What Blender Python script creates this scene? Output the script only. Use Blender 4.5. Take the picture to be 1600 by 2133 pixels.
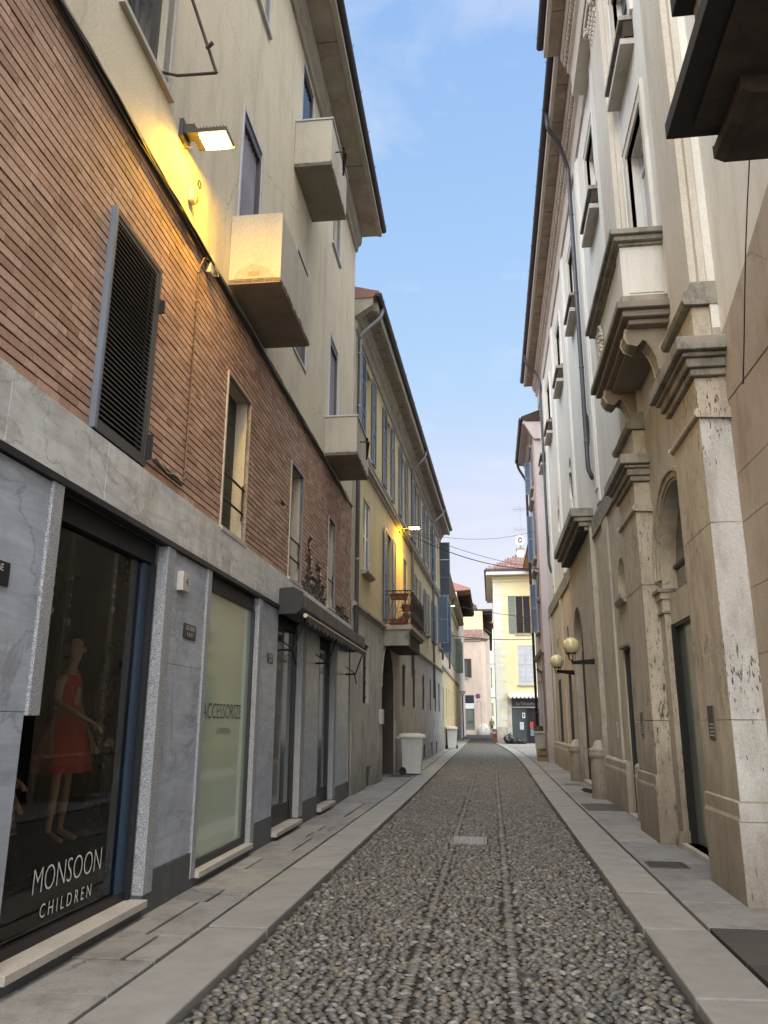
import bpy, math, random
from mathutils import Matrix, Vector
R = math.radians
random.seed(7)
for o in list(bpy.data.objects): bpy.data.objects.remove(o)
sc = bpy.context.scene
col = sc.collection

# ---------------------------------------------------------------- camera
cam = bpy.data.objects.new('camera', bpy.data.cameras.new('camera'))
col.objects.link(cam)
cam.data.sensor_fit = 'HORIZONTAL'; cam.data.sensor_width = 36.0
cam.data.lens = 1638.94 / 1600 * 36
cam.data.clip_end = 900; cam.data.clip_start = 0.05
cam.matrix_world = Matrix(((0.991314, 0.030451, 0.127944, 0.0),
                           (0.131468, -0.256217, -0.957637, 0.0),
                           (0.003621, 0.966140, -0.257995, 1.55),
                           (0, 0, 0, 1)))
sc.camera = cam

# ---------------------------------------------------------------- world, sun, exposure
SUN_EL, SUN_AZ = R(9), R(205)     # low sun behind the camera, hidden by haze and roofs
w = bpy.data.worlds.new('World'); sc.world = w; w.use_nodes = True
nt = w.node_tree; nt.nodes.clear()
def N(t, **k):
    n = nt.nodes.new(t)
    for a, b in k.items(): setattr(n, a, b)
    return n
out = N('ShaderNodeOutputWorld'); bg = N('ShaderNodeBackground')
sky = N('ShaderNodeTexSky', sky_type='NISHITA'); sky.sun_disc = False
sky.sun_elevation = SUN_EL; sky.sun_rotation = SUN_AZ
sky.air_density = 1.0; sky.dust_density = 1.6; sky.ozone_density = 1.2; sky.altitude = 80
tc = N('ShaderNodeTexCoord'); sep = N('ShaderNodeSeparateXYZ')
nt.links.new(tc.outputs['Generated'], sep.inputs[0])
mp = N('ShaderNodeMapping'); mp.inputs['Scale'].default_value = (1.6, 1.6, 4.5)
nt.links.new(tc.outputs['Generated'], mp.inputs[0])
nz = N('ShaderNodeTexNoise'); nz.inputs['Scale'].default_value = 1.7; nz.inputs['Detail'].default_value = 8; nz.inputs['Roughness'].default_value = .62; nz.inputs['Distortion'].default_value = .5
nt.links.new(mp.outputs[0], nz.inputs['Vector'])
cr = N('ShaderNodeValToRGB'); cr.color_ramp.elements[0].position = .45; cr.color_ramp.elements[1].position = .72
nt.links.new(nz.outputs['Fac'], cr.inputs[0])
# more haze cloud low down, thin wisps high up
mr = N('ShaderNodeMapRange'); mr.inputs[1].default_value = .05; mr.inputs[2].default_value = .75; mr.inputs[3].default_value = .75; mr.inputs[4].default_value = .5
nt.links.new(sep.outputs[2], mr.inputs[0])
mu = N('ShaderNodeMath', operation='MULTIPLY'); nt.links.new(cr.outputs[0], mu.inputs[0]); nt.links.new(mr.outputs[0], mu.inputs[1])
gr = N('ShaderNodeValToRGB'); K_ = 1 / (0.15 * 2 ** 1.75); e = gr.color_ramp.elements
stops = [(0, (.70, .66, .74)), (.16, (.76, .70, .80)), (.27, (.69, .70, .86)), (.40, (.48, .66, .92)), (.55, (.385, .60, .93)), (.74, (.32, .53, .92)), (1, (.22, .42, .85))]
e[0].position = 0; e[0].color = (*stops[0][1], 1); e[1].position = 1; e[1].color = (*stops[-1][1], 1)
for p_, c_ in stops[1:-1]: q_ = e.new(p_); q_.color = (*c_, 1)
nt.links.new(sep.outputs[2], gr.inputs[0])
gk = N('ShaderNodeMix', data_type='RGBA', blend_type='MULTIPLY'); gk.inputs[0].default_value = 1; gk.inputs[7].default_value = (K_, K_, K_, 1); gk.clamp_result = False
nt.links.new(gr.outputs[0], gk.inputs[6])
hm = N('ShaderNodeMix', data_type='RGBA'); hm.inputs[0].default_value = .88
nt.links.new(sky.outputs[0], hm.inputs[6]); nt.links.new(gk.outputs[2], hm.inputs[7])
mix = N('ShaderNodeMix', data_type='RGBA'); mix.inputs[7].default_value = (.90 * K_, .92 * K_, 1.02 * K_, 1)
nt.links.new(mu.outputs[0], mix.inputs[0]); nt.links.new(hm.outputs[2], mix.inputs[6])
nt.links.new(mix.outputs[2], bg.inputs[0]); bg.inputs[1].default_value = 0.15
nt.links.new(bg.outputs[0], out.inputs[0])
sun = bpy.data.objects.new('sun', bpy.data.lights.new('sun', 'SUN')); col.objects.link(sun)
sun.data.energy = 3.6; sun.data.angle = R(110); sun.data.color = (1, .965, .90)
sun.rotation_euler = (R(90) - R(50), 0, R(10))
sc.view_settings.view_transform = 'Standard'; sc.view_settings.look = 'None'
sc.view_settings.exposure = 1.75; sc.view_settings.gamma = 1
sc.render.engine = 'CYCLES'
sc.cycles.use_denoising = True
sc.cycles.max_bounces = 8; sc.cycles.diffuse_bounces = 4; sc.cycles.glossy_bounces = 4
sc.cycles.transparent_max_bounces = 12; sc.cycles.sample_clamp_indirect = 6
sc.cycles.blur_glossy = 0.5; sc.cycles.caustics_reflective = False; sc.cycles.caustics_refractive = False

# ---------------------------------------------------------------- materials
MATS = {}
def mat(name, base, alt=None, rough=.85, scale=1.2, dirt=None, dirt_amt=.5, dirt_scale=(1.2, 1.2, .25), fine=60, fine_amt=.12,
        bump=.15, bump_scale=80, metal=0, island=None, spec=.4, emit=None, coat=0, pits=None, low=None, cracks=None, veins=None, speck=None, island_amt=1.0, dirt_pos=(.48, .72)):
    if name in MATS: return MATS[name]
    m = bpy.data.materials.new(name); m.use_nodes = True; MATS[name] = m
    t = m.node_tree; L = t.links; p = t.nodes['Principled BSDF']
    def n(ty, **k):
        x = t.nodes.new(ty)
        for a, b in k.items(): setattr(x, a, b)
        return x
    def c4(c): return (c[0], c[1], c[2], 1)
    geo = n('ShaderNodeNewGeometry')
    def noise(sc_, vec=None, detail=4, rough_=.6, dist=0):
        q = n('ShaderNodeTexNoise'); q.inputs['Scale'].default_value = sc_; q.inputs['Detail'].default_value = detail
        q.inputs['Roughness'].default_value = rough_; q.inputs['Distortion'].default_value = dist
        L.new(vec or geo.outputs['Position'], q.inputs['Vector']); return q
    def ramp(src, a, b, ca=(0, 0, 0), cb=(1, 1, 1)):
        r = n('ShaderNodeValToRGB'); r.color_ramp.elements[0].position = a; r.color_ramp.elements[1].position = b
        r.color_ramp.elements[0].color = c4(ca); r.color_ramp.elements[1].color = c4(cb); L.new(src, r.inputs[0]); return r
    def mixc(fac, a, b, bt='MIX'):
        x = n('ShaderNodeMix', data_type='RGBA', blend_type=bt)
        if isinstance(fac, float): x.inputs[0].default_value = fac
        else: L.new(fac, x.inputs[0])
        for i, v in ((6, a), (7, b)):
            if isinstance(v, tuple): x.inputs[i].default_value = c4(v)
            else: L.new(v, x.inputs[i])
        return x.outputs[2]
    c = ramp(noise(scale, detail=5).outputs['Fac'], .32, .68, base, alt or tuple(v * .82 for v in base)).outputs[0]
    if island:
        r = n('ShaderNodeValToRGB'); r.color_ramp.interpolation = 'LINEAR'
        e = r.color_ramp.elements; k = len(island)
        e[0].position = 0; e[0].color = c4(island[0]); e[1].position = 1; e[1].color = c4(island[-1])
        for i in range(1, k - 1):
            q = e.new(i / (k - 1)); q.color = c4(island[i])
        L.new(geo.outputs['Random Per Island'], r.inputs[0])
        c = mixc(island_amt, c, r.outputs[0])
        c = mixc(.5, c, ramp(noise(scale * 3, detail=5).outputs['Fac'], .3, .7, (.62, .62, .62), (1, 1, 1)).outputs[0], 'MULTIPLY')
    if veins:
        wv = noise(.9, vec=None, detail=6, rough_=.6, dist=.7)
        s_ = n('ShaderNodeMath', operation='SUBTRACT'); s_.inputs[1].default_value = .5; L.new(wv.outputs['Fac'], s_.inputs[0])
        ab = n('ShaderNodeMath', operation='ABSOLUTE'); L.new(s_.outputs[0], ab.inputs[0])
        c = mixc(ramp(ab.outputs[0], 0, .016, (.55, .55, .55), (0, 0, 0)).outputs[0], c, veins)
        mpv = n('ShaderNodeMapping'); mpv.inputs['Rotation'].default_value = (R(38), 0, 0); mpv.inputs['Scale'].default_value = (1, 1, 6); L.new(geo.outputs['Position'], mpv.inputs[0])
        b_ = noise(1.6, vec=mpv.outputs[0], detail=6, rough_=.65, dist=.8)
        c = mixc(ramp(b_.outputs['Fac'], .35, .75, (1.12, 1.12, 1.12), (.66, .68, .72)).outputs[0], c, c) if False else mixc(.8, c, ramp(b_.outputs['Fac'], .35, .72, (1.0, 1.0, 1.0), (.55, .57, .60)).outputs[0], 'MULTIPLY')
    if cracks:
        vo = n('ShaderNodeTexVoronoi', feature='DISTANCE_TO_EDGE'); vo.inputs['Scale'].default_value = cracks[1]
        dn_ = noise(3.0, detail=5, rough_=.7); dm = n('ShaderNodeMix', data_type='RGBA'); dm.inputs[0].default_value = .22; L.new(geo.outputs['Position'], dm.inputs[6]); L.new(dn_.outputs['Color'], dm.inputs[7]); L.new(dm.outputs[2], vo.inputs['Vector'])
        ck = ramp(vo.outputs['Distance'], 0, cracks[2], (1, 1, 1), (0, 0, 0)); mk = ramp(noise(.8, detail=3).outputs['Fac'], .50, .58)
        mm2 = n('ShaderNodeMath', operation='MULTIPLY'); L.new(ck.outputs[0], mm2.inputs[0]); L.new(mk.outputs[0], mm2.inputs[1]); c = mixc(mm2.outputs[0], c, cracks[0])
    if speck:
        vz = noise(speck[1], detail=2, rough_=.8)
        c = mixc(ramp(vz.outputs['Fac'], .44, .56).outputs[0], c, speck[0])
    if dirt:
        mpd = n('ShaderNodeMapping'); mpd.inputs['Scale'].default_value = dirt_scale; L.new(geo.outputs['Position'], mpd.inputs[0])
        dn = noise(2.2, vec=mpd.outputs[0], detail=7, rough_=.68)
        rr = ramp(dn.outputs['Fac'], dirt_pos[0], dirt_pos[1]); mm = n('ShaderNodeMath', operation='MULTIPLY'); mm.inputs[1].default_value = dirt_amt; L.new(rr.outputs[0], mm.inputs[0])
        c = mixc(mm.outputs[0], c, dirt)
    if pits:
        mpp = n('ShaderNodeMapping'); mpp.inputs['Scale'].default_value = (1, 1, .22); L.new(geo.outputs['Position'], mpp.inputs[0])
        pn = noise(42, vec=mpp.outputs[0], detail=3, rough_=.7); pb = noise(1.1, detail=3)
        pm = n('ShaderNodeMath', operation='ADD'); L.new(pn.outputs['Fac'], pm.inputs[0])
        pq = n('ShaderNodeMath', operation='MULTIPLY'); pq.inputs[1].default_value = .45; L.new(pb.outputs['Fac'], pq.inputs[0]); L.new(pq.outputs[0], pm.inputs[1])
        pr = ramp(pm.outputs[0], .855, .91)
        c = mixc(pr.outputs[0], c, pits)
    if low:   # rising damp: splash-back grime that belongs to the foot of the wall
        sp = n('ShaderNodeSeparateXYZ'); L.new(geo.outputs['Position'], sp.inputs[0])
        ln = noise(2.5, detail=5); a1 = n('ShaderNodeMath', operation='MULTIPLY'); a1.inputs[1].default_value = -1.1; L.new(ln.outputs['Fac'], a1.inputs[0])
        a2 = n('ShaderNodeMath', operation='ADD'); L.new(sp.outputs[2], a2.inputs[0]); L.new(a1.outputs[0], a2.inputs[1])
        lr = n('ShaderNodeMapRange'); lr.inputs[1].default_value = -.55; lr.inputs[2].default_value = low[1]; lr.inputs[3].default_value = .75; lr.inputs[4].default_value = 0; L.new(a2.outputs[0], lr.inputs[0])
        c = mixc(lr.outputs[0], c, low[0])
    if fine_amt:
        c = mixc(1.0, c, ramp(noise(fine, detail=3, rough_=.7).outputs['Fac'], .3, .7, (1 - fine_amt * 2,) * 3, (1 + fine_amt * .5,) * 3).outputs[0], 'MULTIPLY')
    L.new(c, p.inputs['Base Color'])
    p.inputs['Roughness'].default_value = rough; p.inputs['Metallic'].default_value = metal
    p.inputs['Specular IOR Level'].default_value = spec
    if coat: p.inputs['Coat Weight'].default_value = coat; p.inputs['Coat Roughness'].default_value = .05
    if emit:
        p.inputs['Emission Color'].default_value = c4(emit[0]); p.inputs['Emission Strength'].default_value = emit[1]
    if bump:
        b = n('ShaderNodeBump'); b.inputs['Strength'].default_value = bump; b.inputs['Distance'].default_value = .012
        bn = noise(bump_scale, detail=5, rough_=.65); L.new(bn.outputs['Fac'], b.inputs['Height'])
        if pits:
            b2 = n('ShaderNodeBump'); b2.inputs['Strength'].default_value = .5; b2.inputs['Distance'].default_value = .01; b2.invert = True
            L.new(pr.outputs[0], b2.inputs['Height']); L.new(b.outputs[0], b2.inputs['Normal']); b = b2
        L.new(b.outputs[0], p.inputs['Normal'])
    return m
def glass(name, tint=(.55, .6, .62), amt=1.0, rough=.01, ior=1.5):
    if name in MATS: return MATS[name]
    m = bpy.data.materials.new(name); m.use_nodes = True; MATS[name] = m
    t = m.node_tree; t.nodes.clear(); L = t.links
    o = t.nodes.new('ShaderNodeOutputMaterial'); mx = t.nodes.new('ShaderNodeMixShader'); tr = t.nodes.new('ShaderNodeBsdfTransparent'); gl = t.nodes.new('ShaderNodeBsdfGlossy'); fr = t.nodes.new('ShaderNodeFresnel')
    tr.inputs[0].default_value = (*tint, 1); gl.inputs['Roughness'].default_value = rough; fr.inputs[0].default_value = ior
    ad = t.nodes.new('ShaderNodeMath'); ad.operation = 'MULTIPLY_ADD'; ad.inputs[1].default_value = amt; ad.inputs[2].default_value = .0; ad.use_clamp = True
    L.new(fr.outputs[0], ad.inputs[0]); L.new(ad.outputs[0], mx.inputs[0]); L.new(tr.outputs[0], mx.inputs[1]); L.new(gl.outputs[0], mx.inputs[2]); L.new(mx.outputs[0], o.inputs[0])
    return m

m_stucco = mat('cream_stucco', (.63, .57, .44), (.57, .515, .405), dirt=(.36, .33, .28), dirt_amt=.6, bump=.25, bump_scale=45, cracks=((.33, .30, .25), .45, .004))
m_stucco2 = mat('stucco_parapet', (.50, .46, .385), (.45, .415, .355), dirt=(.30, .27, .22), dirt_amt=.6, bump=.3, bump_scale=45)
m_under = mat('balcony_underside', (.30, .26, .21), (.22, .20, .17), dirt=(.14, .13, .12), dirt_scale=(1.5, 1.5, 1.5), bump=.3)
m_brick = mat('brick', (.45, .26, .16), rough=.8, scale=6, island=[(0.329, 0.202, 0.151), (0.468, 0.305, 0.232), (0.538, 0.365, 0.284), (0.424, 0.261, 0.198), (0.578, 0.406, 0.321), (0.491, 0.324, 0.252), (0.369, 0.228, 0.173)], dirt=(.26, .18, .13), dirt_amt=.6, dirt_scale=(.6, .6, .35), bump=.3, bump_scale=120)
m_joint = mat('recessed_mortar', (.05, .04, .034), bump=.1)
m_rubble = mat('exposed_rubble', (.24, .19, .15), (.13, .11, .09), scale=9, bump=1.0, bump_scale=22, fine_amt=.3)
m_marble = mat('grey_marble', (.47, .53, .64), (.38, .43, .53), rough=.38, scale=1.5, veins=(.20, .21, .24), dirt=(.26, .275, .31), dirt_amt=.6, dirt_scale=(1, 1, .8), bump=.04, spec=.5, island=[(.43, .49, .60), (.54, .59, .68), (.48, .53, .62)], island_amt=.6, fine_amt=.03)
m_band = mat('pale_marble', (.68, .70, .71), (.60, .63, .65), rough=.5, scale=1.2, veins=(.26, .25, .25), dirt=(.34, .29, .24), dirt_amt=.7, dirt_scale=(1.6, 1.6, .5), bump=.06, island=[(.66, .68, .69), (.72, .73, .73), (.62, .64, .66)], island_amt=.6, fine_amt=.04)
m_granite = mat('speckled_granite', (.52, .54, .57), (.46, .48, .52), rough=.6, speck=((.14, .15, .17), 150), bump=.1)
m_plinth = mat('dark_stone_plinth', (.085, .095, .11), (.06, .068, .08), rough=.5, scale=3, bump=.1, dirt=(.16, .16, .16), dirt_amt=.3)
m_sill = mat('pale_stone_sill', (.50, .47, .43), (.42, .40, .37), rough=.6, bump=.1, dirt=(.25, .23, .2), dirt_amt=.4)
m_darkmetal = mat('dark_metal', (.035, .035, .04), rough=.45, metal=.6, bump=0, fine_amt=.02)
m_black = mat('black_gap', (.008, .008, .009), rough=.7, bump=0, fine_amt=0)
m_blueframe = mat('blue_painted_frame', (.022, .042, .075), rough=.4, bump=0, fine_amt=.03)
m_alu = mat('brown_grey_aluminium', (.10, .092, .088), rough=.45, metal=.5, bump=.02, fine_amt=.03)
m_bluegrey = mat('blue_grey_metal', (.20, .235, .29), rough=.5, metal=.3, bump=.02, fine_amt=.03)
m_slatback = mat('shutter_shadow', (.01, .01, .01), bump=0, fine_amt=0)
m_roller = mat('roller_blind_slats', (.06, .055, .05), rough=.6, bump=.05)
m_curtain = mat('grey_curtain', (.26, .25, .30), (.17, .16, .20), scale=1.0, dirt=(.12, .11, .14), dirt_amt=.8, dirt_scale=(9, 9, .2), rough=.9, bump=.1)
m_frame = mat('pale_window_frame', (.46, .48, .52), rough=.5, bump=0, fine_amt=.04)
m_yel = mat('ochre_plaster', (.60, .51, .30), (.54, .46, .28), scale=.8, dirt=(.40, .34, .21), dirt_amt=.75, bump=.2, bump_scale=40, cracks=((.30, .25, .15), .5, .006))
m_greypl = mat('grey_plaster', (.50, .48, .425), (.43, .415, .375), scale=1.6, dirt=(.19, .18, .165), dirt_amt=.75, dirt_scale=(1.3, 1.3, .6), low=((.13, .125, .12), .55), bump=.3, bump_scale=35)
m_mould = mat('weathered_moulding', (.42, .39, .33), (.34, .31, .26), scale=2.5, dirt=(.17, .15, .12), dirt_amt=.7, dirt_scale=(3, .6, 3), bump=.3)
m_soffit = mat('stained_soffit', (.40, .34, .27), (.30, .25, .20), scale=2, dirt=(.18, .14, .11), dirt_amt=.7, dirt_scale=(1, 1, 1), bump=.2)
m_gutter = mat('dark_gutter', (.055, .05, .055), rough=.45, metal=.4, bump=.02)
m_zinc = mat('zinc_pipe', (.22, .235, .26), rough=.5, metal=.4, bump=.02, dirt=(.12, .12, .13), dirt_amt=.4)
m_slatepipe = mat('slate_pipe', (.10, .105, .12), rough=.5, metal=.3, bump=.02)
m_shut = mat('blue_grey_shutter', (.17, .23, .34), (.15, .205, .30), rough=.55, bump=.05, dirt=(.10, .13, .18), dirt_amt=.4)
m_shutdk = mat('slate_shutter', (.11, .14, .17), rough=.6, bump=.05)
m_shutgr = mat('grey_green_shutter', (.16, .20, .18), rough=.6, bump=.05)
m_white = mat('white_paint', (.70, .72, .76), rough=.5, bump=.02)
m_cream = mat('pale_palazzo_plaster', (.71, .71, .68), (.65, .65, .62), scale=.9, dirt=(.50, .48, .43), dirt_amt=.6, bump=.12, bump_scale=40, fine_amt=.06)
m_pale2 = mat('pale_warm_stone', (.62, .59, .53), (.55, .52, .46), scale=1.2, dirt=(.40, .35, .28), dirt_amt=.5, bump=.15)
m_trav = mat('travertine', (.55, .505, .425), (.485, .445, .375), rough=.8, scale=1.6, dirt=(.235, .20, .155), dirt_amt=.75, dirt_pos=(.45, .74), dirt_scale=(2.2, 2.2, .75), pits=(.09, .07, .055), low=((.12, .095, .07), 1.0), bump=.25, bump_scale=60)
m_travw = mat('white_travertine', (.62, .63, .63), (.55, .55, .54), rough=.8, scale=1.5, dirt=(.31, .29, .26), dirt_amt=.8, dirt_pos=(.46, .72), dirt_scale=(2.6, 2.6, .7), pits=(.07, .06, .06), low=((.20, .165, .13), .6), bump=.25, bump_scale=60)
m_beige = mat('beige_ground_floor_plaster', (.58, .535, .435), (.51, .47, .385), scale=1.0, dirt=(.29, .265, .225), dirt_amt=.8, dirt_pos=(.46, .72), dirt_scale=(1.4, 1.4, .6), cracks=((.22, .19, .15), .5, .004), low=((.24, .20, .155), .65), bump=.2, bump_scale=45)
m_pinkbl = mat('rosy_block_plaster', (.44, .40, .345), (.38, .33, .295), scale=1.0, dirt=(.25, .20, .16), dirt_amt=.8, dirt_scale=(1.5, 1.5, .5), bump=.25, bump_scale=50, cracks=((.2, .16, .13), .5, .004))
m_grime = mat('grimy_cornice_stone', (.36, .345, .295), (.24, .23, .195), scale=3, dirt=(.07, .065, .06), dirt_amt=.8, dirt_scale=(3, 3, 1.5), bump=.35)
m_blackst = mat('blackened_stone', (.035, .035, .04), (.022, .022, .026), rough=.7, scale=4, bump=.2)
m_brownst = mat('dark_brown_stone', (.10, .085, .07), (.06, .052, .045), scale=3, dirt=(.02, .02, .02), dirt_amt=.7, dirt_scale=(1.5, 1.5, 1.5), bump=.3)  # very dark brown, for the overhead balcony's underside and brackets
m_conduit = mat('brown_conduit', (.15, .10, .075), rough=.6, bump=0)
m_chip = mat('broken_render_core', (.50, .42, .32), (.40, .33, .25), scale=9, bump=.6, bump_scale=30)
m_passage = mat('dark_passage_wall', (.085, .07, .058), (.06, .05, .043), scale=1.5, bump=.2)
m_orbrick = mat('exposed_brick', (.50, .28, .17), (.44, .25, .16), scale=8, bump=.2)
m_pink = mat('salmon_plaster', (.62, .42, .35), (.57, .40, .34), dirt=(.45, .33, .29), dirt_amt=.4, bump=.1)
m_lilac = mat('pale_lilac_plaster', (.55, .50, .52), (.50, .46, .48), dirt=(.36, .32, .32), dirt_amt=.5, low=((.28, .24, .20), 1.6), bump=.15)
m_lemon = mat('lemon_plaster', (.66, .62, .42), (.66, .56, .32), scale=.25, dirt=(.52, .44, .25), dirt_amt=.35, bump=.1)
m_quoin = mat('pale_quoins', (.62, .63, .58), (.56, .56, .48), scale=.6, dirt=(.45, .42, .33), dirt_amt=.4, bump=.1)
m_farpink = mat('far_rose_plaster', (.55, .45, .38), (.50, .42, .36), scale=.7, dirt=(.36, .30, .25), dirt_amt=.6, bump=.1)
m_fargrey = mat('far_pale_plaster', (.52, .47, .41), (.46, .42, .37), scale=.5, dirt=(.34, .30, .26), dirt_amt=.6, bump=.1)
m_fargreen = mat('far_green_plaster', (.52, .60, .52), (.55, .57, .42), scale=.3, bump=.05)
m_tile = mat('clay_roof_tile', (.36, .17, .13), rough=.8, scale=3, island=[(.20, .11, .10), (.33, .20, .18), (.27, .15, .13), (.44, .32, .29)], bump=.15)
m_wood = mat('dark_timber_and_gap_shade', (.05, .032, .025), (.035, .025, .02), rough=.8, scale=3, bump=.1)  # timber; also paints the shadow gap in the palazzo sills
m_orwood = mat('orange_timber', (.42, .24, .08), rough=.7, bump=.1)
m_iron = mat('rusty_iron', (.055, .03, .024), (.035, .024, .02), rough=.7, scale=8, bump=.05)
m_terra = mat('terracotta', (.28, .10, .055), (.22, .08, .05), rough=.75, scale=6, bump=.1)
m_cobble = mat('river_cobble', (.17, .165, .15), rough=.42, scale=14, island=[(0.045, 0.046, 0.044), (0.115, 0.110, 0.103), (0.067, 0.066, 0.065), (0.146, 0.140, 0.126), (0.081, 0.084, 0.083), (0.173, 0.149, 0.106), (0.054, 0.052, 0.050), (0.133, 0.132, 0.122), (0.075, 0.072, 0.068), (0.275, 0.271, 0.258), (0.098, 0.095, 0.088), (0.189, 0.173, 0.141)], bump=.15, bump_scale=150, spec=.5, fine_amt=.1)
m_grit = mat('grit_with_gap_shade', (.018, .018, .017), (.042, .040, .036), scale=30, bump=.8, bump_scale=120, fine_amt=.2)  # dark dirt, deepened to paint contact shade between the cobbles
m_kerb = mat('granite_kerb', (.315, .312, .30), (.28, .276, .265), rough=.8, scale=1.3, island=[(.305, .302, .29), (.355, .352, .34), (.27, .268, .26)], island_amt=.7, dirt=(.20, .19, .175), dirt_amt=.65, dirt_scale=(.9, .9, 1), bump=.25, bump_scale=140, fine=180, fine_amt=.12)
m_flag = mat('flagstone', (.29, .285, .275), (.25, .245, .24), rough=.75, scale=2.5, island=[(.25, .24, .225), (.33, .32, .30), (.28, .28, .285), (.21, .21, .22)], island_amt=.8, dirt=(.13, .125, .115), dirt_amt=.75, dirt_scale=(1.2, 1.2, 1), bump=.3, bump_scale=50, cracks=((.05, .048, .045), .8, .010))
m_slate = mat('dark_slate_slab', (.075, .07, .065), (.055, .052, .05), rough=.6, scale=3, island=[(.055, .052, .05), (.09, .085, .075), (.07, .066, .062)], bump=.3, bump_scale=40)
m_cast = mat('cast_iron_cover', (.10, .10, .105), rough=.5, metal=.6, bump=.4, bump_scale=90)
m_castlt = mat('bright_worn_cover', (.34, .34, .35), (.26, .26, .27), rough=.5, metal=.4, bump=.3, bump_scale=90)
m_pane = mat('dark_window_pane', (.02, .024, .03), rough=.05, bump=0, fine_amt=0, spec=.8, coat=.5)
m_frost = mat('green_film_glass', (.42, .53, .41), (.38, .49, .38), rough=.12, scale=.5, bump=0, fine_amt=.02, coat=1.0, spec=.9)
m_doorglass = mat('grey_green_door_glass', (.17, .20, .165), (.12, .155, .14), rough=.3, scale=.7, bump=0, fine_amt=.03, coat=.9)
m_greyglass = mat('grey_film_glass', (.05, .065, .07), (.07, .085, .085), rough=.08, scale=.7, bump=0, fine_amt=0, coat=.3, spec=.4)
g_shop = glass('shop_glass', (.94, .95, .96), amt=1.0)
m_skin = mat('mannequin_shell', (.70, .50, .36), rough=.45, bump=0, fine_amt=.02)
m_red = mat('red_dress_cloth', (.80, .09, .05), (.62, .05, .04), rough=.7, scale=5, bump=.1)
m_floral = mat('printed_cloth', (.35, .03, .05), (.03, .03, .05), rough=.7, scale=14, speck=((.45, .45, .5), 26), bump=.1)
m_silver = mat('silver_beads', (.60, .60, .62), (.25, .25, .27), rough=.4, scale=60, bump=.3)
m_hair = mat('dark_wig', (.03, .02, .015), rough=.6, bump=.2)
m_room = mat('dark_shop_interior', (.10, .088, .07), (.07, .062, .05), scale=.6, bump=0)
m_binw = mat('white_bin_plastic', (.60, .61, .60), (.54, .55, .54), rough=.45, scale=3, dirt=(.38, .37, .33), dirt_amt=.4, bump=.05)
m_lid = mat('cream_bin_lid', (.66, .62, .50), (.60, .56, .46), rough=.45, scale=3, bump=.05)
m_rubber = mat('black_rubber', (.015, .015, .016), rough=.7, bump=0)
m_awn = mat('grey_awning_cloth', (.115, .11, .10), (.085, .082, .08), rough=.9, scale=2, dirt=(.30, .27, .22), dirt_amt=.7, dirt_scale=(6, 6, .3), bump=.1)
m_awnend = mat('dark_awning_end', (.018, .02, .026), rough=.5, bump=.02)
m_valance = mat('pale_awning_cloth', (.66, .60, .52), (.60, .54, .47), rough=.9, scale=3, bump=.1)
m_bag = mat('black_bin_bag', (.012, .012, .013), rough=.28, bump=.5, bump_scale=14, spec=.6)
m_card = mat('brown_cardboard', (.34, .22, .12), rough=.85, scale=5, bump=.05)
m_globe = mat('cream_glass_globe', (.66, .58, .33), (.62, .54, .30), rough=.25, scale=1, bump=0, fine_amt=0, coat=.4)
m_signblk = mat('black_enamel', (.015, .015, .02), rough=.35, bump=0, fine_amt=0)
m_letw = mat('white_lettering', (.62, .66, .66), rough=.6, bump=0, fine_amt=0)
m_letd = mat('dark_green_lettering', (.045, .06, .05), rough=.6, bump=0, fine_amt=0)
m_plast = mat('pale_plastic_box', (.55, .54, .52), rough=.5, bump=.02)
m_brass = mat('tarnished_plate', (.16, .14, .125), (.11, .095, .09), rough=.4, metal=.6, scale=6, bump=.05)
m_signred = mat('red_sign_border', (.45, .06, .05), rough=.5, bump=0)
m_signblue = mat('blue_sign_disc', (.04, .07, .22), rough=.5, bump=0)
m_navy = mat('navy_panel', (.02, .025, .045), rough=.4, bump=.02)
m_leaf = mat('dry_leaves', (.10, .10, .05), (.17, .13, .08), scale=20, rough=.8, bump=0)
m_moss = mat('green_moss', (.06, .10, .025), (.10, .12, .04), scale=20, bump=.6)
m_led = mat('lit_led_panel', (.9, .7, .3), rough=.4, bump=0, fine_amt=0, emit=((1, .56, .12), 26))
m_led2 = mat('lit_street_led', (.9, .7, .3), rough=.4, bump=0, fine_amt=0, emit=((1, .62, .15), 24))
m_led3 = mat('dim_street_led', (.9, .8, .5), rough=.4, bump=0, fine_amt=0, emit=((1, .80, .35), 1.6))

# ---------------------------------------------------------------- mesh building
def g(y): return 0.0045 * max(0.0, y - 18.0)     # the street climbs very gently

class Frame:
    """a facade plane: u runs along it, z up, d out from it"""
    def __init__(s, ox, oy, dx, dy, nx, ny, u0): s.o = (ox, oy); s.t = (dx, dy); s.n = (nx, ny); s.u0 = u0
    def p(s, u, z, d): return (s.o[0] + s.t[0] * (u - s.u0) + s.n[0] * d, s.o[1] + s.t[1] * (u - s.u0) + s.n[1] * d, z)
def left(x, y0, ang=0): a = R(ang); return Frame(x, y0, math.sin(a), math.cos(a), math.cos(a), -math.sin(a), y0)
def right(x, y0=0, ang=0): a = R(ang); return Frame(x, y0, math.sin(a), math.cos(a), -math.cos(a), math.sin(a), y0)
def front(y): return Frame(0, y, 1, 0, 0, -1, 0)
W = Frame(0, 0, 0, 1, 1, 0, 0)        # world frame: u = y, d = x

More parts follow.
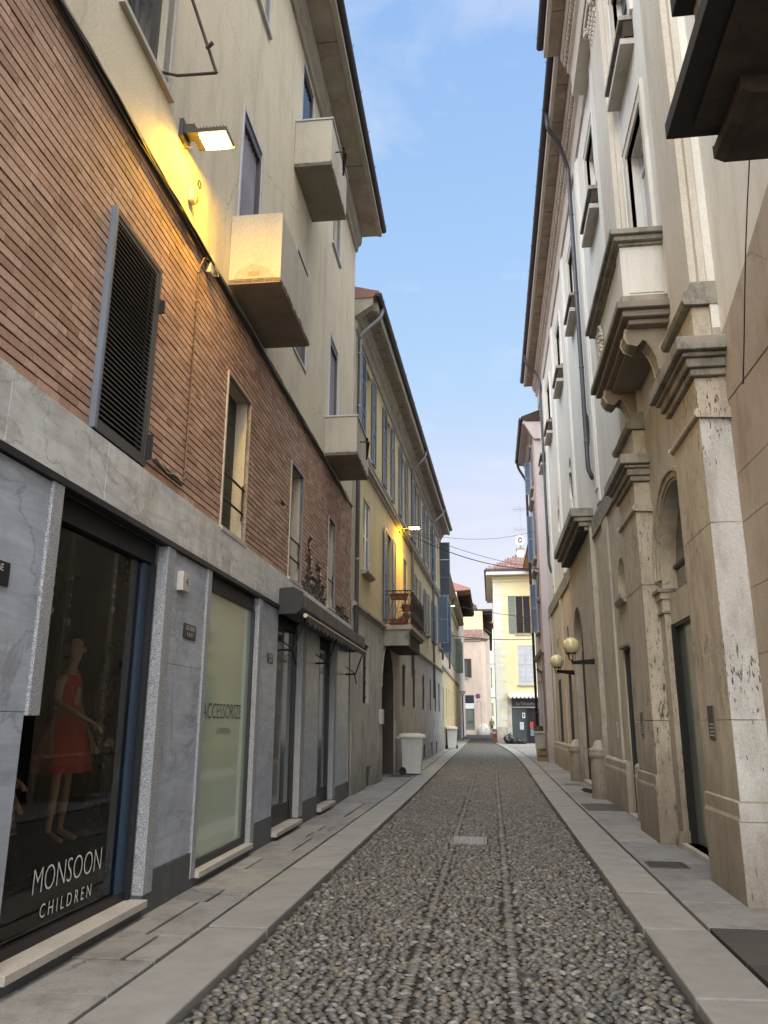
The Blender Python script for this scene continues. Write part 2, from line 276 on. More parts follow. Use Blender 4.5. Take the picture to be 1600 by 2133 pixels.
class MB:
    def __init__(s): s.v = []; s.f = []; s.mi = []; s.mats = []; s.cur = 0; s.sm = []
    def m(s, material):
        if material not in s.mats: s.mats.append(material)
        s.cur = s.mats.index(material); return s
    def add(s, vs, fs, smooth=False):
        b = len(s.v); s.v += vs
        for f in fs: s.f.append(tuple(b + i for i in f)); s.mi.append(s.cur); s.sm.append(smooth)
    def box(s, F, u0, u1, z0, z1, d0, d1):
        P = [F.p(u, z, d) for d in (d0, d1) for z in (z0, z1) for u in (u0, u1)]
        s.add(P, [(0, 1, 3, 2), (4, 6, 7, 5), (0, 4, 5, 1), (2, 3, 7, 6), (0, 2, 6, 4), (1, 5, 7, 3)]); return s
    def quad(s, *P): s.add(list(P), [tuple(range(len(P)))]); return s
    def tube(s, pts, r, n=8, cap=True):
        pts = [Vector(p) for p in pts]; rings = []
        for i, p in enumerate(pts):
            t = (pts[min(i + 1, len(pts) - 1)] - pts[max(i - 1, 0)]).normalized()
            a = t.cross(Vector((0, 0, 1)))
            if a.length < .05: a = t.cross(Vector((1, 0, 0)))
            a.normalize(); b = t.cross(a); rr = r[i] if isinstance(r, (list, tuple)) else r
            rings.append([tuple(p + a * math.cos(2 * math.pi * k / n) * rr + b * math.sin(2 * math.pi * k / n) * rr) for k in range(n)])
        vs = [q for rg in rings for q in rg]; fs = []
        for i in range(len(rings) - 1):
            for k in range(n): fs.append((i * n + k, i * n + (k + 1) % n, (i + 1) * n + (k + 1) % n, (i + 1) * n + k))
        s.add(vs, fs, True)
        if cap:
            e = len(s.v) - len(vs)
            for ring in ((range(n)), range((len(rings) - 1) * n, len(rings) * n)):
                s.f.append(tuple(e + i for i in ring)); s.mi.append(s.cur); s.sm.append(False)
        return s
    def lathe(s, cx, cy, prof, n=20, sx=1, sy=1):
        vs = []
        for r, z in prof:
            for k in range(n): a = 2 * math.pi * k / n; vs.append((cx + r * sx * math.cos(a), cy + r * sy * math.sin(a), z))
        fs = [(i * n + k, i * n + (k + 1) % n, (i + 1) * n + (k + 1) % n, (i + 1) * n + k) for i in range(len(prof) - 1) for k in range(n)]
        s.add(vs, fs, True); return s
    def ball(s, c, r, n=16, sz=1.0):
        return s.lathe(c[0], c[1], [(max(r * math.sin(math.pi * i / (n // 2)), 1e-4), c[2] - r * sz * math.cos(math.pi * i / (n // 2))) for i in range(n // 2 + 1)], n)
    def prism(s, F, poly, d0, d1, z=False):
        """poly of (u,z) extruded between d0 and d1"""
        n = len(poly); vs = [F.p(u, zz, d0) for u, zz in poly] + [F.p(u, zz, d1) for u, zz in poly]
        fs = [tuple(range(n)), tuple(range(2 * n - 1, n - 1, -1))] + [(i, (i + 1) % n, n + (i + 1) % n, n + i) for i in range(n)]
        s.add(vs, fs); return s
    def sweep(s, F, prof, u0, u1):
        """moulding profile of (d,z) run from u0 to u1, closed ends"""
        n = len(prof); vs = [F.p(u0, z, d) for d, z in prof] + [F.p(u1, z, d) for d, z in prof]
        s.add(vs, [tuple(range(n)), tuple(range(2 * n - 1, n - 1, -1))] + [(i, (i + 1) % n, n + (i + 1) % n, n + i) for i in range(n)]); return s
    def wall(s, F, u0, u1, z0, z1, holes=(), d=0.0, rev=.2, floor=False):
        """sheet with holes (ua,ub,za,zb[,kind]) and reveals"""
        us = sorted({u0, u1} | {h[0] for h in holes} | {h[1] for h in holes}); zs = sorted({z0, z1} | {h[2] for h in holes} | {h[3] for h in holes})
        us = [u for u in us if u0 <= u <= u1]; zs = [z for z in zs if z0 <= z <= z1]
        for a, b in zip(us, us[1:]):
            for c, e in zip(zs, zs[1:]):
                mu_, mz = (a + b) / 2, (c + e) / 2
                if any(h[0] < mu_ < h[1] and h[2] < mz < h[3] for h in holes): continue
                s.quad(F.p(a, c, d), F.p(b, c, d), F.p(b, e, d), F.p(a, e, d))
        for h in holes:
            a, b, c, e = h[:4]; kind = h[4] if len(h) > 4 else None
            rv = h[5] if len(h) > 5 else rev
            if kind == 'arch':
                r = (b - a) / 2; sp = e - r; N_ = 16; cu = (a + b) / 2
                arc = [(cu - r * math.cos(math.pi * i / N_), sp + r * math.sin(math.pi * i / N_)) for i in range(N_ + 1)]
                for (p1, p2) in zip(arc, arc[1:]):
                    s.quad(F.p(p1[0], p1[1], d), F.p(p2[0], p2[1], d), F.p(p2[0], e, d), F.p(p1[0], e, d))
                outl = [(a, c)] + arc + [(b, c)]
            elif kind == 'lobed':
                cu, cz = (a + b) / 2, (c + e) / 2; hw, hh = (b - a) / 2, (e - c) / 2; outl = []; rect = []
                angs = sorted([2 * math.pi * i / 40 for i in range(40)] + [math.atan2(hh * y, hw * x) % (2 * math.pi) for x in (1, -1) for y in (1, -1)])
                for t in angs:
                    k = .72 + .26 * abs(math.cos(2 * t)) ** .6
                    outl.append((cu + hw * k * math.cos(t), cz + hh * k * math.sin(t)))
                    q = min(hw / max(abs(math.cos(t)), 1e-6), hh / max(abs(math.sin(t)), 1e-6)); rect.append((cu + q * math.cos(t), cz + q * math.sin(t)))
                for i in range(len(angs)):
                    j = (i + 1) % len(angs); s.quad(F.p(*outl[i], d), F.p(*outl[j], d), F.p(*rect[j], d), F.p(*rect[i], d))
                outl.append(outl[0])
            else: outl = [(a, c), (a, e), (b, e), (b, c)]
            if kind != 'lobed' and c > z0 + .01: outl = outl + [outl[0]]
            for p1, p2 in zip(outl, outl[1:]): s.quad(F.p(*p1, d), F.p(*p2, d), F.p(*p2, d - rv), F.p(*p1, d - rv))
        return s
    def build(s, name, material=None, parent=None, bevel=0, smooth_all=False):
        me = bpy.data.meshes.new(name)
        base = Vector(parent_base(parent)) if parent else Vector((0, 0, 0))
        me.from_pydata([tuple(Vector(v) - base) for v in s.v] if parent else s.v, [], s.f)
        ms = s.mats if s.mats else [material]
        for q in ms: me.materials.append(q)
        if s.mats: me.polygons.foreach_set('material_index', s.mi)
        if any(s.sm) or smooth_all: me.polygons.foreach_set('use_smooth', [True] * len(s.f) if smooth_all else s.sm)
        me.update(); o = bpy.data.objects.new(name, me); col.objects.link(o)
        if parent: o.parent = parent
        if bevel:
            b = o.modifiers.new('bevel', 'BEVEL'); b.width = bevel; b.segments = 2; b.limit_method = 'ANGLE'; b.angle_limit = R(40)
        return o
BASE = {}
def loose(mb, name, parent, bevel=0):
    """build every separate piece of a builder as a part of its own"""
    p = list(range(len(mb.v)))
    def find(a):
        while p[a] != a: p[a] = p[p[a]]; a = p[a]
        return a
    for f in mb.f:
        for i in f[1:]: p[find(i)] = find(f[0])
    groups = {}
    for k, f in enumerate(mb.f): groups.setdefault(find(f[0]), []).append(k)
    for ks in groups.values():
        q = MB(); used = {}
        for k in ks:
            for i in mb.f[k]:
                if i not in used: used[i] = len(q.v); q.v.append(mb.v[i])
            q.m(mb.mats[mb.mi[k]]); q.f.append(tuple(used[i] for i in mb.f[k])); q.mi.append(q.cur); q.sm.append(mb.sm[k])
        q.build(name, None, parent, bevel)
def parent_base(o):
    x = o
    while x.parent: x = x.parent
    return BASE.get(x.name, (0, 0, 0))
def tag(o, label=None, cat=None, group=None, kind=None):
    if label: o['label'] = label
    if cat: o['category'] = cat
    if group: o['group'] = group
    if kind: o['kind'] = kind
    return o
def thing(name, loc, label, cat, group=None):
    o = bpy.data.objects.new(name, None); col.objects.link(o); o.location = loc; o.empty_display_size = .1
    BASE[o.name] = tuple(loc); return tag(o, label, cat, group)
def top(o, loc, label, cat, group=None, kind=None):
    """move a single-mesh thing's origin to its base"""
    v = Vector(loc); o.data.transform(Matrix.Translation(-v)); o.location = v
    return tag(o, label, cat, group, kind)
def text_mb(body, size, F, u, z, d, flip=False, sx=1.0, align='CENTER', shear=0, extr=.002, thin=0):
    cu = bpy.data.curves.new('lettering', 'FONT'); cu.body = body; cu.size = size; cu.extrude = 0; cu.align_x = align; cu.shear = shear; cu.offset = -thin * size; cu.resolution_u = 3
    ob = bpy.data.objects.new('lettering', cu); col.objects.link(ob)
    dg = bpy.context.evaluated_depsgraph_get(); me = bpy.data.meshes.new_from_object(ob.evaluated_get(dg))
    mb = MB(); s = -1 if flip else 1
    vs = [F.p(u + s * v.co.x * sx, z + v.co.y, d + extr) for v in me.vertices]
    mb.add(vs, [tuple(p.vertices) for p in me.polygons])
    bpy.data.objects.remove(ob); bpy.data.meshes.remove(me); bpy.data.curves.remove(cu)
    return mb

# ================================================================ THE SETTING: ground, street, pavements
FG = Frame(0, 0, 1, 0, 0, 0, 0)
def gz(P): return (P[0], P[1], P[2] + g(P[1]))
mb = MB(); ys = [-40, 18, 60, 120, 400]
for a, b in zip(ys, ys[1:]): mb.quad((-300, a, g(min(a,120)) - .09), (300, a, g(min(a,120)) - .09), (300, b, g(min(b,120)) - .09), (-300, b, g(min(b,120)) - .09))
tag(mb.build('ground', m_grit), kind='structure')

def lx(y):   # left kerb, street side
    return -1.72 - .0006 * y
def rx(y):   # right kerb, street side
    if y < 28: return 1.09
    t = (y - 28) / 28; return 1.09 - .95 * t * t
# street bed and cobbles
mb = MB(); yy = [-1 + i * 2.0 for i in range(52)]
for a, b in zip(yy, yy[1:]):
    xa, xb = (rx(min(a, 56)), rx(min(b, 56))) if a < 56 else (12, 12)
    la, lb = (lx(a), lx(b)) if a < 66 else (-12, -12)
    mb.m(m_grit).quad((la, a, g(a) - .022), (xa, a, g(a) - .022), (xb, b, g(b) - .022), (lb, b, g(b) - .022))
def stone(mb, x, y, ax, ay, h, rot, hi):
    n, lev = (9, ((1, -.2), (.92, .35), (.62, .78), (.25, .97))) if hi else (6, ((1, 0), (.66, .8)))
    ca, sa = math.cos(rot), math.sin(rot); vs = []; z0 = g(y) - .013; ph = random.random() * 6
    tx, ty = random.uniform(-.12, .12), random.uniform(-.12, .12)
    for k, zz in lev:
        for i in range(n):
            t = 2 * math.pi * i / n; q = 1 + .10 * math.sin(2 * t + ph) + .06 * math.sin(3 * t + ph * 2)
            px, py = ax * k * q * math.cos(t), ay * k * q * math.sin(t)
            vs.append((x + ca * px - sa * py, y + sa * px + ca * py, z0 + h * zz + tx * px + ty * py))
    fs = [(l * n + i, l * n + (i + 1) % n, (l + 1) * n + (i + 1) % n, (l + 1) * n + i) for l in range(len(lev) - 1) for i in range(n)]
    fs.append(tuple(range((len(lev) - 1) * n, len(lev) * n)))
    b = len(mb.v); mb.v += vs
    for f in fs: mb.f.append(tuple(b + i for i in f))
    mb.mi += [mb.cur] * len(fs); mb.sm += [True] * len(fs)
mb.m(m_cobble)
TR = (-.56, .09)
rnd = random.Random(3)
def blocked(x, y):
    return (-.62 < x < -.10 and 11.2 < y < 11.88) or ((x - .18) ** 2 + (y - 5.62) ** 2 < .0055)
y = 4.1
while y < 66:
    dy = .0415 if y < 24 else .055
    x0, x1 = lx(y) + .03, (rx(min(y, 56)) if y < 57 else 3.2) - .03
    x = x0 + rnd.random() * .05
    while x < x1:
        s = rnd.uniform(.8, 1.35); ax = .0305 * s; ay = .0175 * rnd.uniform(.8, 1.3)
        xx, yy2 = x + rnd.uniform(-.008, .008), y + rnd.uniform(-.012, .012)
        if not blocked(xx, yy2) and all(abs(xx - t) > .055 for t in TR):
            stone(mb, xx, yy2, ax, ay, rnd.uniform(.011, .020), rnd.gauss(0, .36), y < 14)
        x += ax * 2.05 + .005
    y += dy
for t in TR:
    y = 4.1
    while y < 60:
        if not blocked(t, y): stone(mb, t + rnd.uniform(-.012, .012), y + rnd.uniform(-.006, .006), 0.046 * rnd.uniform(.6, 1.2), .0175 * rnd.uniform(.75, 1.15), rnd.uniform(.009, .016), rnd.gauss(0, .2), y < 13)
        y += .039
tag(mb.build('cobbled_street'), kind='structure')

def slabs(mb, material, xa, xb, cuts, zt, z0=-.09, gap=.010, jit=0):
    mb.m(material)
    for a, b in zip(cuts, cuts[1:]):
        a2, b2 = a + gap, b - gap; s = rnd.uniform(-jit, jit)
        P = [(f(y_) + e, y_ + sk, g(y_) + z) for z in (z0, zt + s) for (f, e, y_, sk) in ((xa, gap, a2, rnd.uniform(-.02, .02) * (jit > 0)), (xb, -gap, a2, 0), (xb, -gap, b2, 0), (xa, gap, b2, 0))]
        P[4] = (P[0][0], P[0][1], P[4][2])
        mb.add(P, [(0, 1, 2, 3), (4, 5, 6, 7), (0, 1, 5, 4), (1, 2, 6, 5), (2, 3, 7, 6), (3, 0, 4, 7)])
mb = MB(); cuts = [1.0, 4.15, 6.4, 8.95, 11.9, 14.4, 17.2, 20.3, 23, 26.2, 29.4, 32.5, 35.6, 38.4, 41.6, 45, 48, 51, 54.5, 58, 62, 66]
slabs(mb, m_kerb, lambda y: lx(y) - .50, lx, cuts, .035, gap=.014, jit=.005)
tag(mb.build('kerb_left', bevel=.012), kind='structure')
mb = MB(); cuts = [1, 3.0, 5.25, 6.85, 8.2, 10.5, 13.4, 16.2, 19.2, 22.3, 25, 28, 30.5, 33, 35.5, 38, 40.5, 43, 45.5, 48, 50.5, 53, 56]
slabs(mb, m_kerb, rx, lambda y: rx(y) + .5, cuts, .035, gap=.014, jit=.005)
tag(mb.build('kerb_right', bevel=.012), kind='structure')
# flagstone pavements
mb = MB(); y = 2.0; row = []
while y < 66: row.append(y); y += rnd.uniform(.55, 1.25)
for a_, b_ in zip(row, row[1:]):
    L0 = (lambda y: -3.3) if a_ < 43 else (lambda y: -2.9)
    if rnd.random() < .38:
        m_ = rnd.uniform(-2.66, -2.45) + .0 * a_; slabs(mb, m_flag, L0, (lambda y, m_=m_: m_ - .004), [a_, b_], .032, jit=.004); c_ = a_ + (b_ - a_) * rnd.choice((1, .55)); slabs(mb, m_flag, (lambda y, m_=m_: m_ + .004), lambda y: lx(y) - .51, [a_, c_, b_] if c_ < b_ - .1 else [a_, b_], .032, jit=.004)
    else: slabs(mb, m_flag, L0, lambda y: lx(y) - .51, [a_, b_], .032, jit=.004)
tag(mb.build('pavement_left', bevel=.006), kind='structure')
mb = MB(); row = [1.0, 1.9, 2.8, 3.6, 4.4, 5.2, 6.0, 6.55, 6.95]
slabs(mb, m_slate, lambda y: rx(y) + .51, lambda y: 2.6, row, .030, jit=.004)
row = [6.95]; 
while row[-1] < 44: row.append(row[-1] + rnd.uniform(.45, 1.15))
slabs(mb, m_flag, lambda y: rx(y) + .51, lambda y: 2.6, row, .032, jit=.004)
slabs(mb, m_flag, lambda y: rx(min(y, 54)) + .51, lambda y: 5.4, [44.2, 46, 48, 50, 52, 54, 56], .030, jit=.003)
slabs(mb, m_flag, lambda y: 2.62, lambda y: 5.4, [37.3, 39, 41, 42.6, 44], .030, jit=.003)
tag(mb.build('pavement_right', bevel=.006), kind='structure')
# slate mats in the pavement (flush dark slabs)
mb = MB(); mb.box(Frame(0, 0, 0, 1, 1, 0, 0), 15.3, 16.6, .034, .040, 1.66, 2.3)
tag(mb.build('entrance_pavement_slab', m_slate), kind='structure')

# ---------------------------------------------------------------- covers let into the ground
def cover(name, x0, x1, y0, y1, z, frame_m, plate_m, label, group):
    t = thing(name, ((x0 + x1) / 2, (y0 + y1) / 2, z + g(y0)), label, 'manhole cover', group)
    a = MB(); e = .022; z += g(y0)
    for q in ((y0, y0 + e, x0, x1), (y1 - e, y1, x0, x1), (y0 + e, y1 - e, x0, x0 + e), (y0 + e, y1 - e, x1 - e, x1)): a.box(W, q[0], q[1], z - .03, z + .004, q[2], q[3])
    a.build('frame', frame_m, t)
    a = MB(); a.box(W, y0 + e + .008, y1 - e - .008, z - .03, z, x0 + e + .008, x1 - e - .008)
    nx, ny = int((x1 - x0) / .045), int((y1 - y0) / .045)
    for i in range(1, nx):
        for j in range(1, ny):
            cx, cy = x0 + (x1 - x0) * i / nx, y0 + (y1 - y0) * j / ny
            a.box(W, cy - .011, cy + .011, z, z + .003, cx - .011, cx + .011)
    a.build('plate', plate_m, t); return t
cover('manhole_cover', -.60, -.12, 11.22, 11.86, .004, m_castlt, m_castlt, 'worn light grey rectangular cover set in the middle of the cobbles', None)
cover('manhole_cover', 1.66, 2.08, 9.55, 9.95, .036, m_brass, m_cast, 'dark square cover in the right pavement by the travertine doorway', None)
cover('manhole_cover', 1.75, 2.20, 21.1, 21.6, .036, m_brass, m_cast, 'small dark cover in the right pavement beyond the far stone bollard', None)
cover('manhole_cover', -2.95, -2.3, 23.2, 24.2, .036, m_brass, m_cast, 'flat cover in the left pavement before the near wheeled bin', None)
t = thing('valve_cover', (.18, 5.62, 0), 'small round iron valve cover among the near cobbles', 'valve cover')
a = MB(); a.lathe(.18, 5.62, [(.062, -.03), (.062, .008), (.05, .010), (.048, .004), (.034, .004), (.033, .009), (.001, .009)], 28); a.build('lid', m_cast, t)
a = MB(); a.lathe(.18, 5.62, [(.064, -.03), (.064, .012), (.072, .012), (.073, -.03)], 28); a.build('ring', m_brass, t)
# moss at the foot of the arched doorway
mb = MB()
for i in range(420):
    a_, r_ = rnd.random() * 6.28, rnd.random() ** .6; x, y = 2.14 + .12 * r_ * math.cos(a_), 19.6 + .7 * r_ * math.sin(a_); h = rnd.uniform(.01, .035); s = rnd.uniform(.006, .016)
    mb.quad((x - s, y, .036), (x + s, y + s, .036), (x + s * .3, y, .036 + h))
tag(mb.build('moss', m_moss), 'patch of green moss at the foot of the right-hand arch', 'moss', kind='stuff')

# ================================================================ shared builders
def louvre(name, F, u0, u1, z0, z1, d0, material, root, step=.055, th=.035, rail=.05, mids=(.5,), label=None, perp=False):
    """louvred shutter leaf; perp=True makes it stand out from the wall at u0 (then u1-u0 is its width)"""
    mb = MB(); mb.m(material)
    G = Frame(*F.p(u0, 0, d0)[:2], F.n[0], F.n[1], F.t[0], F.t[1], 0) if perp else F
    if perp: u1, u0 = (u1 - u0), 0; d0 = 0
    mb.box(G, u0, u0 + rail, z0, z1, d0, d0 + th); mb.box(G, u1 - rail, u1, z0, z1, d0, d0 + th)
    zs = [z0] + [z0 + (z1 - z0) * m for m in mids] + [z1]
    mb.box(G, u0 + rail, u1 - rail, z0, z0 + rail, d0 + .002, d0 + th - .002); mb.box(G, u0 + rail, u1 - rail, z1 - rail, z1, d0 + .002, d0 + th - .002)
    for q in zs[1:-1]: mb.box(G, u0 + rail, u1 - rail, q - rail / 2, q + rail / 2, d0 + .002, d0 + th - .002)
    for a, b in zip(zs, zs[1:]):
        z = a + rail
        while z < b - rail:
            mb.add([G.p(u0 + rail, z, d0 + th - .005), G.p(u1 - rail, z, d0 + th - .005), G.p(u1 - rail, z + step * .8, d0 + .006), G.p(u0 + rail, z + step * .8, d0 + .006),
                    G.p(u0 + rail, z - .007, d0 + th - .005), G.p(u1 - rail, z - .007, d0 + th - .005), G.p(u1 - rail, z + step * .8 - .007, d0 + .006), G.p(u0 + rail, z + step * .8 - .007, d0 + .006)],
                   [(0, 1, 2, 3), (4, 5, 6, 7), (0, 1, 5, 4), (2, 3, 7, 6)])
            z += step
    o = mb.build(name, None, root)
    if label: o['label'] = label
    return o
def pane_window(F, a, b, z0, z1, root, depth=.14, fr=m_frame, pn=m_pane, bars=1, cross=(), fw=.05, name='window'):
    mb = MB(); mb.m(fr); d = -depth
    mb.box(F, a, a + fw, z0, z1, d, d + .05); mb.box(F, b - fw, b, z0, z1, d, d + .05)
    mb.box(F, a + fw, b - fw, z0, z0 + fw, d, d + .048); mb.box(F, a + fw, b - fw, z1 - fw, z1, d, d + .048)
    for i in range(bars):
        c = a + (b - a) * (i + 1) / (bars + 1); mb.box(F, c - fw * .45, c + fw * .45, z0 + fw, z1 - fw, d + .002, d + .044)
    for q in cross: mb.box(F, a + fw, b - fw, q - .018, q + .018, d + .004, d + .04)
    w_ = mb.build(name, None, root)
    p = MB(); p.box(F, a + .01, b - .01, z0 + .01, z1 - .01, d - .03, d + .012); p.build('pane', pn, w_)
    return w_
def surround(mb, F, a, b, z0, z1, w_=.06, pr=.02, sill=True, sillpr=.06):
    mb.box(F, a - w_, a, z0, z1 + w_, -.06, pr); mb.box(F, b, b + w_, z0, z1 + w_, -.06, pr); mb.box(F, a, b, z1, z1 + w_, -.06, pr - .002)
    if sill: mb.box(F, a - w_ - .03, b + w_ + .03, z0 - .05, z0, -.1, sillpr)
def gutter(F, u0, u1, z, d, root, r=.075, hooks=1.1):
    mb = MB(); mb.m(m_gutter); n = 10
    vs = []; 
    for u in (u0, u1):
        for rr in (r, r - .012):
            for k in range(n + 1):
                t = math.pi * k / n; vs.append(F.p(u, z - rr * math.sin(t), d + rr * math.cos(t)))
    m1 = n + 1; fs = []
    for o_ in (0, m1):
        for k in range(n): fs.append((o_ + k, o_ + k + 1, 2 * m1 + o_ + k + 1, 2 * m1 + o_ + k))
    fs += [(0, m1, 3 * m1, 2 * m1), (n, m1 + n, 3 * m1 + n, 2 * m1 + n)]
    fs.append(tuple(range(m1))); fs.append(tuple(range(2 * m1, 3 * m1)))
    mb.add(vs, fs)
    u = u0 + .4
    while u < u1:
        mb.tube([F.p(u, z - r - .006, d), F.p(u, z - r * .5, d + r + .004), F.p(u, z + .03, d + r + .03)], .006, 5); u += hooks
    return mb.build('gutter', None, root)
def pipe(name, pts, r, material, root, bands=(), F=None):
    mb = MB(); mb.m(material)
    P = [Vector(pts[0])]
    for i in range(1, len(pts) - 1):      # rounded bends
        a, b, c = Vector(pts[i - 1]), Vector(pts[i]), Vector(pts[i + 1]); k = min(.12, (a - b).length * .4, (c - b).length * .4)
        p, q = b + (a - b).normalized() * k, b + (c - b).normalized() * k
        for t in (0, .25, .5, .75, 1): P.append((1 - t) ** 2 * p + 2 * t * (1 - t) * b + t * t * q)
    P.append(Vector(pts[-1])); mb.tube(P, r, 12)
    for (x, y, z) in bands: mb.tube([(x, y, z - .02), (x, y, z + .02)], r + .009, 12)
    return mb.build(name, None, root)

# ================================================================ LEFT BUILDING 1: brick and stucco over marble shops
FL = left(-2.85, 6, -1)
b1 = thing('brick_and_stucco_building', FL.p(9, 0, -5), 'tall cream stucco and brick building over grey marble shop fronts, nearest on the left', 'building')
E1 = 17.2
shopw = [(4.62, 6.59, .12, 3.08), (7.83, 9.68, .12, 3.08), (10.75, 12.3, .10, 3.08), (13.78, 15.18, .10, 3.08)]
bo = [(5.02, 5.95, 3.62, 5.43), (8.05, 8.95, 3.62, 5.43), (11.25, 12.08, 3.64, 5.42), (14.42, 15.12, 3.66, 5.38)]
uo = [(4.85, 5.8, 7.25, 9.0), (8.05, 8.88, 7.30, 9.08), (11.10, 11.92, 7.30, 9.08), (14.12, 14.98, 7.35, 9.08),
      (8.12, 8.88, 11.15, 12.55), (11.08, 11.90, 11.15, 12.80), (14.12, 14.95, 11.2, 12.55), (5.0, 5.8, 11.15, 12.5), (1.5, 2.4, 7.25, 9.0)]
# body: stucco wall (upper), sides, back, roof
mb = MB(); mb.m(m_stucco)
mb.wall(FL, -2, E1, 6.36, 13.45, [h + ((None, .10) if i_ in (1, 2, 3, 5) else ()) for i_, h in enumerate(uo)], 0, .24)
mb.wall(FL, -2, E1, 3.1, 6.36, bo, -.035, .30)
mb.quad(FL.p(-2, 6.36, 0), FL.p(E1, 6.36, 0), FL.p(E1, 6.36, -.035), FL.p(-2, 6.36, -.035))
mb.quad(FL.p(E1, -.3, 0), FL.p(E1, 13.45, 0), FL.p(E1, 13.45, -10), FL.p(E1, -.3, -10))
mb.quad(FL.p(-2, -.3, 0), FL.p(-2, 13.45, 0), FL.p(-2, 13.45, -10), FL.p(-2, -.3, -10))
mb.quad(FL.p(-2, -.3, -10), FL.p(-2, 13.45, -10), FL.p(E1, 13.45, -10), FL.p(E1, -.3, -10))
mb.build('wall', None, b1)
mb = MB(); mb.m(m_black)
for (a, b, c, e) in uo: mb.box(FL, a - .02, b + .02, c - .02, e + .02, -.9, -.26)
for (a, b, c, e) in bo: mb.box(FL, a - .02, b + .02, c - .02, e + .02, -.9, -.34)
loose(mb, 'dark_room', b1)
# brick cladding: every brick laid, with deep raked bed joints
mb = MB(); mb.m(m_brick); rb = random.Random(11)
H_, Lb = .0705, .275; z = 3.615; k = 0
def dmg(u, z): 
    c = 3.62 + max(.95 * math.exp(-((u - 12.75) / .28) ** 2), .62 * math.exp(-((u - 13.6) / .5) ** 2), .25 * math.exp(-((u - 16) / .8) ** 2)) + .05 * math.sin(9 * u)
    return 12.2 < u < 17 and z < c and not 14.3 < u < 15.2
while z + H_ < 6.31:
    u = -2 + (k % 4) * .085 + rb.uniform(-.02, .02)
    while u < E1:
        L_ = Lb if rb.random() < .8 else Lb * .5; a, b = u + .0028, min(u + L_ - .0028, E1); u += L_
        segs = [(a, b)]
        for (ha, hb, hz0, hz1) in bo:
            if z + H_ > hz0 and z < hz1 + .005:
                ns = []
                for (p, q) in segs:
                    if q <= ha or p >= hb: ns.append((p, q))
                    else:
                        if p < ha: ns.append((p, ha))
                        if q > hb: ns.append((hb, q))
                segs = ns
        for (p, q) in segs:
            if q - p < .02: continue
            if dmg((p + q) / 2, z) or rb.random() < .0012: continue
            j = rb.uniform(-.0025, .0025); mb.box(FL, p, q, z + .0015, z + H_ - .0135, -.035, j)
    z += H_; k += 1
mb.build('brick_cladding', None, b1)
mb = MB(); mb.m(m_joint); mb.wall(FL, -2, E1, 3.60, 6.35, bo, -.028, .01)
mb.m(m_rubble)
for i in range(420):
    u = rb.uniform(12.1, 17); z = rb.uniform(3.62, 4.6)
    if dmg(u, z): s_ = rb.uniform(.02, .05); mb.box(FL, u - s_, u + s_, z - s_ * .6, z + s_ * .6, -.03, rb.uniform(-.026, -.008))
mb.build('mortar_bed', None, b1)
# drip strip between brick and stucco
mb = MB(); mb.m(m_mould); mb.box(FL, -2, E1 - .01, 6.315, 6.375, -.03, .035); mb.build('drip_strip', None, b1)
# marble string band
mb = MB(); mb.m(m_band); cuts = [-2, 0.6, 2.3, 4.02, 5.3, 6.95, 8.45, 9.9, 11.5, 13.4, 15.2, E1]
for a, b in zip(cuts, cuts[1:]): mb.box(FL, a + .002, b - .002, 3.125, 3.60 + rb.uniform(-.006, .01), -.03, .03 + rb.uniform(-.002, .002))
mb.build('marble_band', None, b1, bevel=.006)
mb = MB(); mb.m(m_darkmetal); mb.box(FL, -2, 17.1, 3.075, 3.124, -.03, .045); mb.build('steel_lintel_trim', None, b1)
# marble shop zone
def panel(a, b, zc=(.35, 1.18, 2.05, 3.07), d=.012):
    mb = MB(); mb.m(m_marble)
    for p, q in zip(zc, zc[1:]): mb.box(FL, a + .0015, b - .0015, p + .0015, q - .0015, -.05, d)
    mb.build('marble_panel', None, b1, bevel=.003)
panel(-2, 1.6); panel(1.6, 3.1); panel(3.1, 4.6, (.35, 1.6, 3.07)); panel(6.774, 7.69, (.35, 2.05, 3.07)); panel(9.844, 10.74, (.35, 3.07)); panel(12.587, 13.76, (.35, 3.07)); panel(15.45, 17.0, (.35, 1.3, 2.2, 3.07))
mb = MB(); mb.m(m_granite)
for a, b, z0 in ((4.602, 4.74, 1.58), (6.592, 6.772, .19), (7.692, 7.812, .12), (9.682, 9.842, .12), (12.302, 12.585, .16), (15.182, 15.448, .16)): mb.box(FL, a, b, z0, 3.073, -.12, .034)
loose(mb, 'granite_post', b1, .006)
mb = MB(); mb.m(m_plinth)
for a, b in ((-2, 4.60), (6.60, 7.82), (9.69, 10.74), (12.31, 13.77), (15.19, 17.05)): mb.box(FL, a, b, -.2, .35, -.08, .024)
for a, b in ((4.60, 6.60), (7.82, 9.69), (10.74, 12.31), (13.77, 15.19)): mb.box(FL, a, b, -.2, .105, -.08, .018)
mb.build('plinth', None, b1)
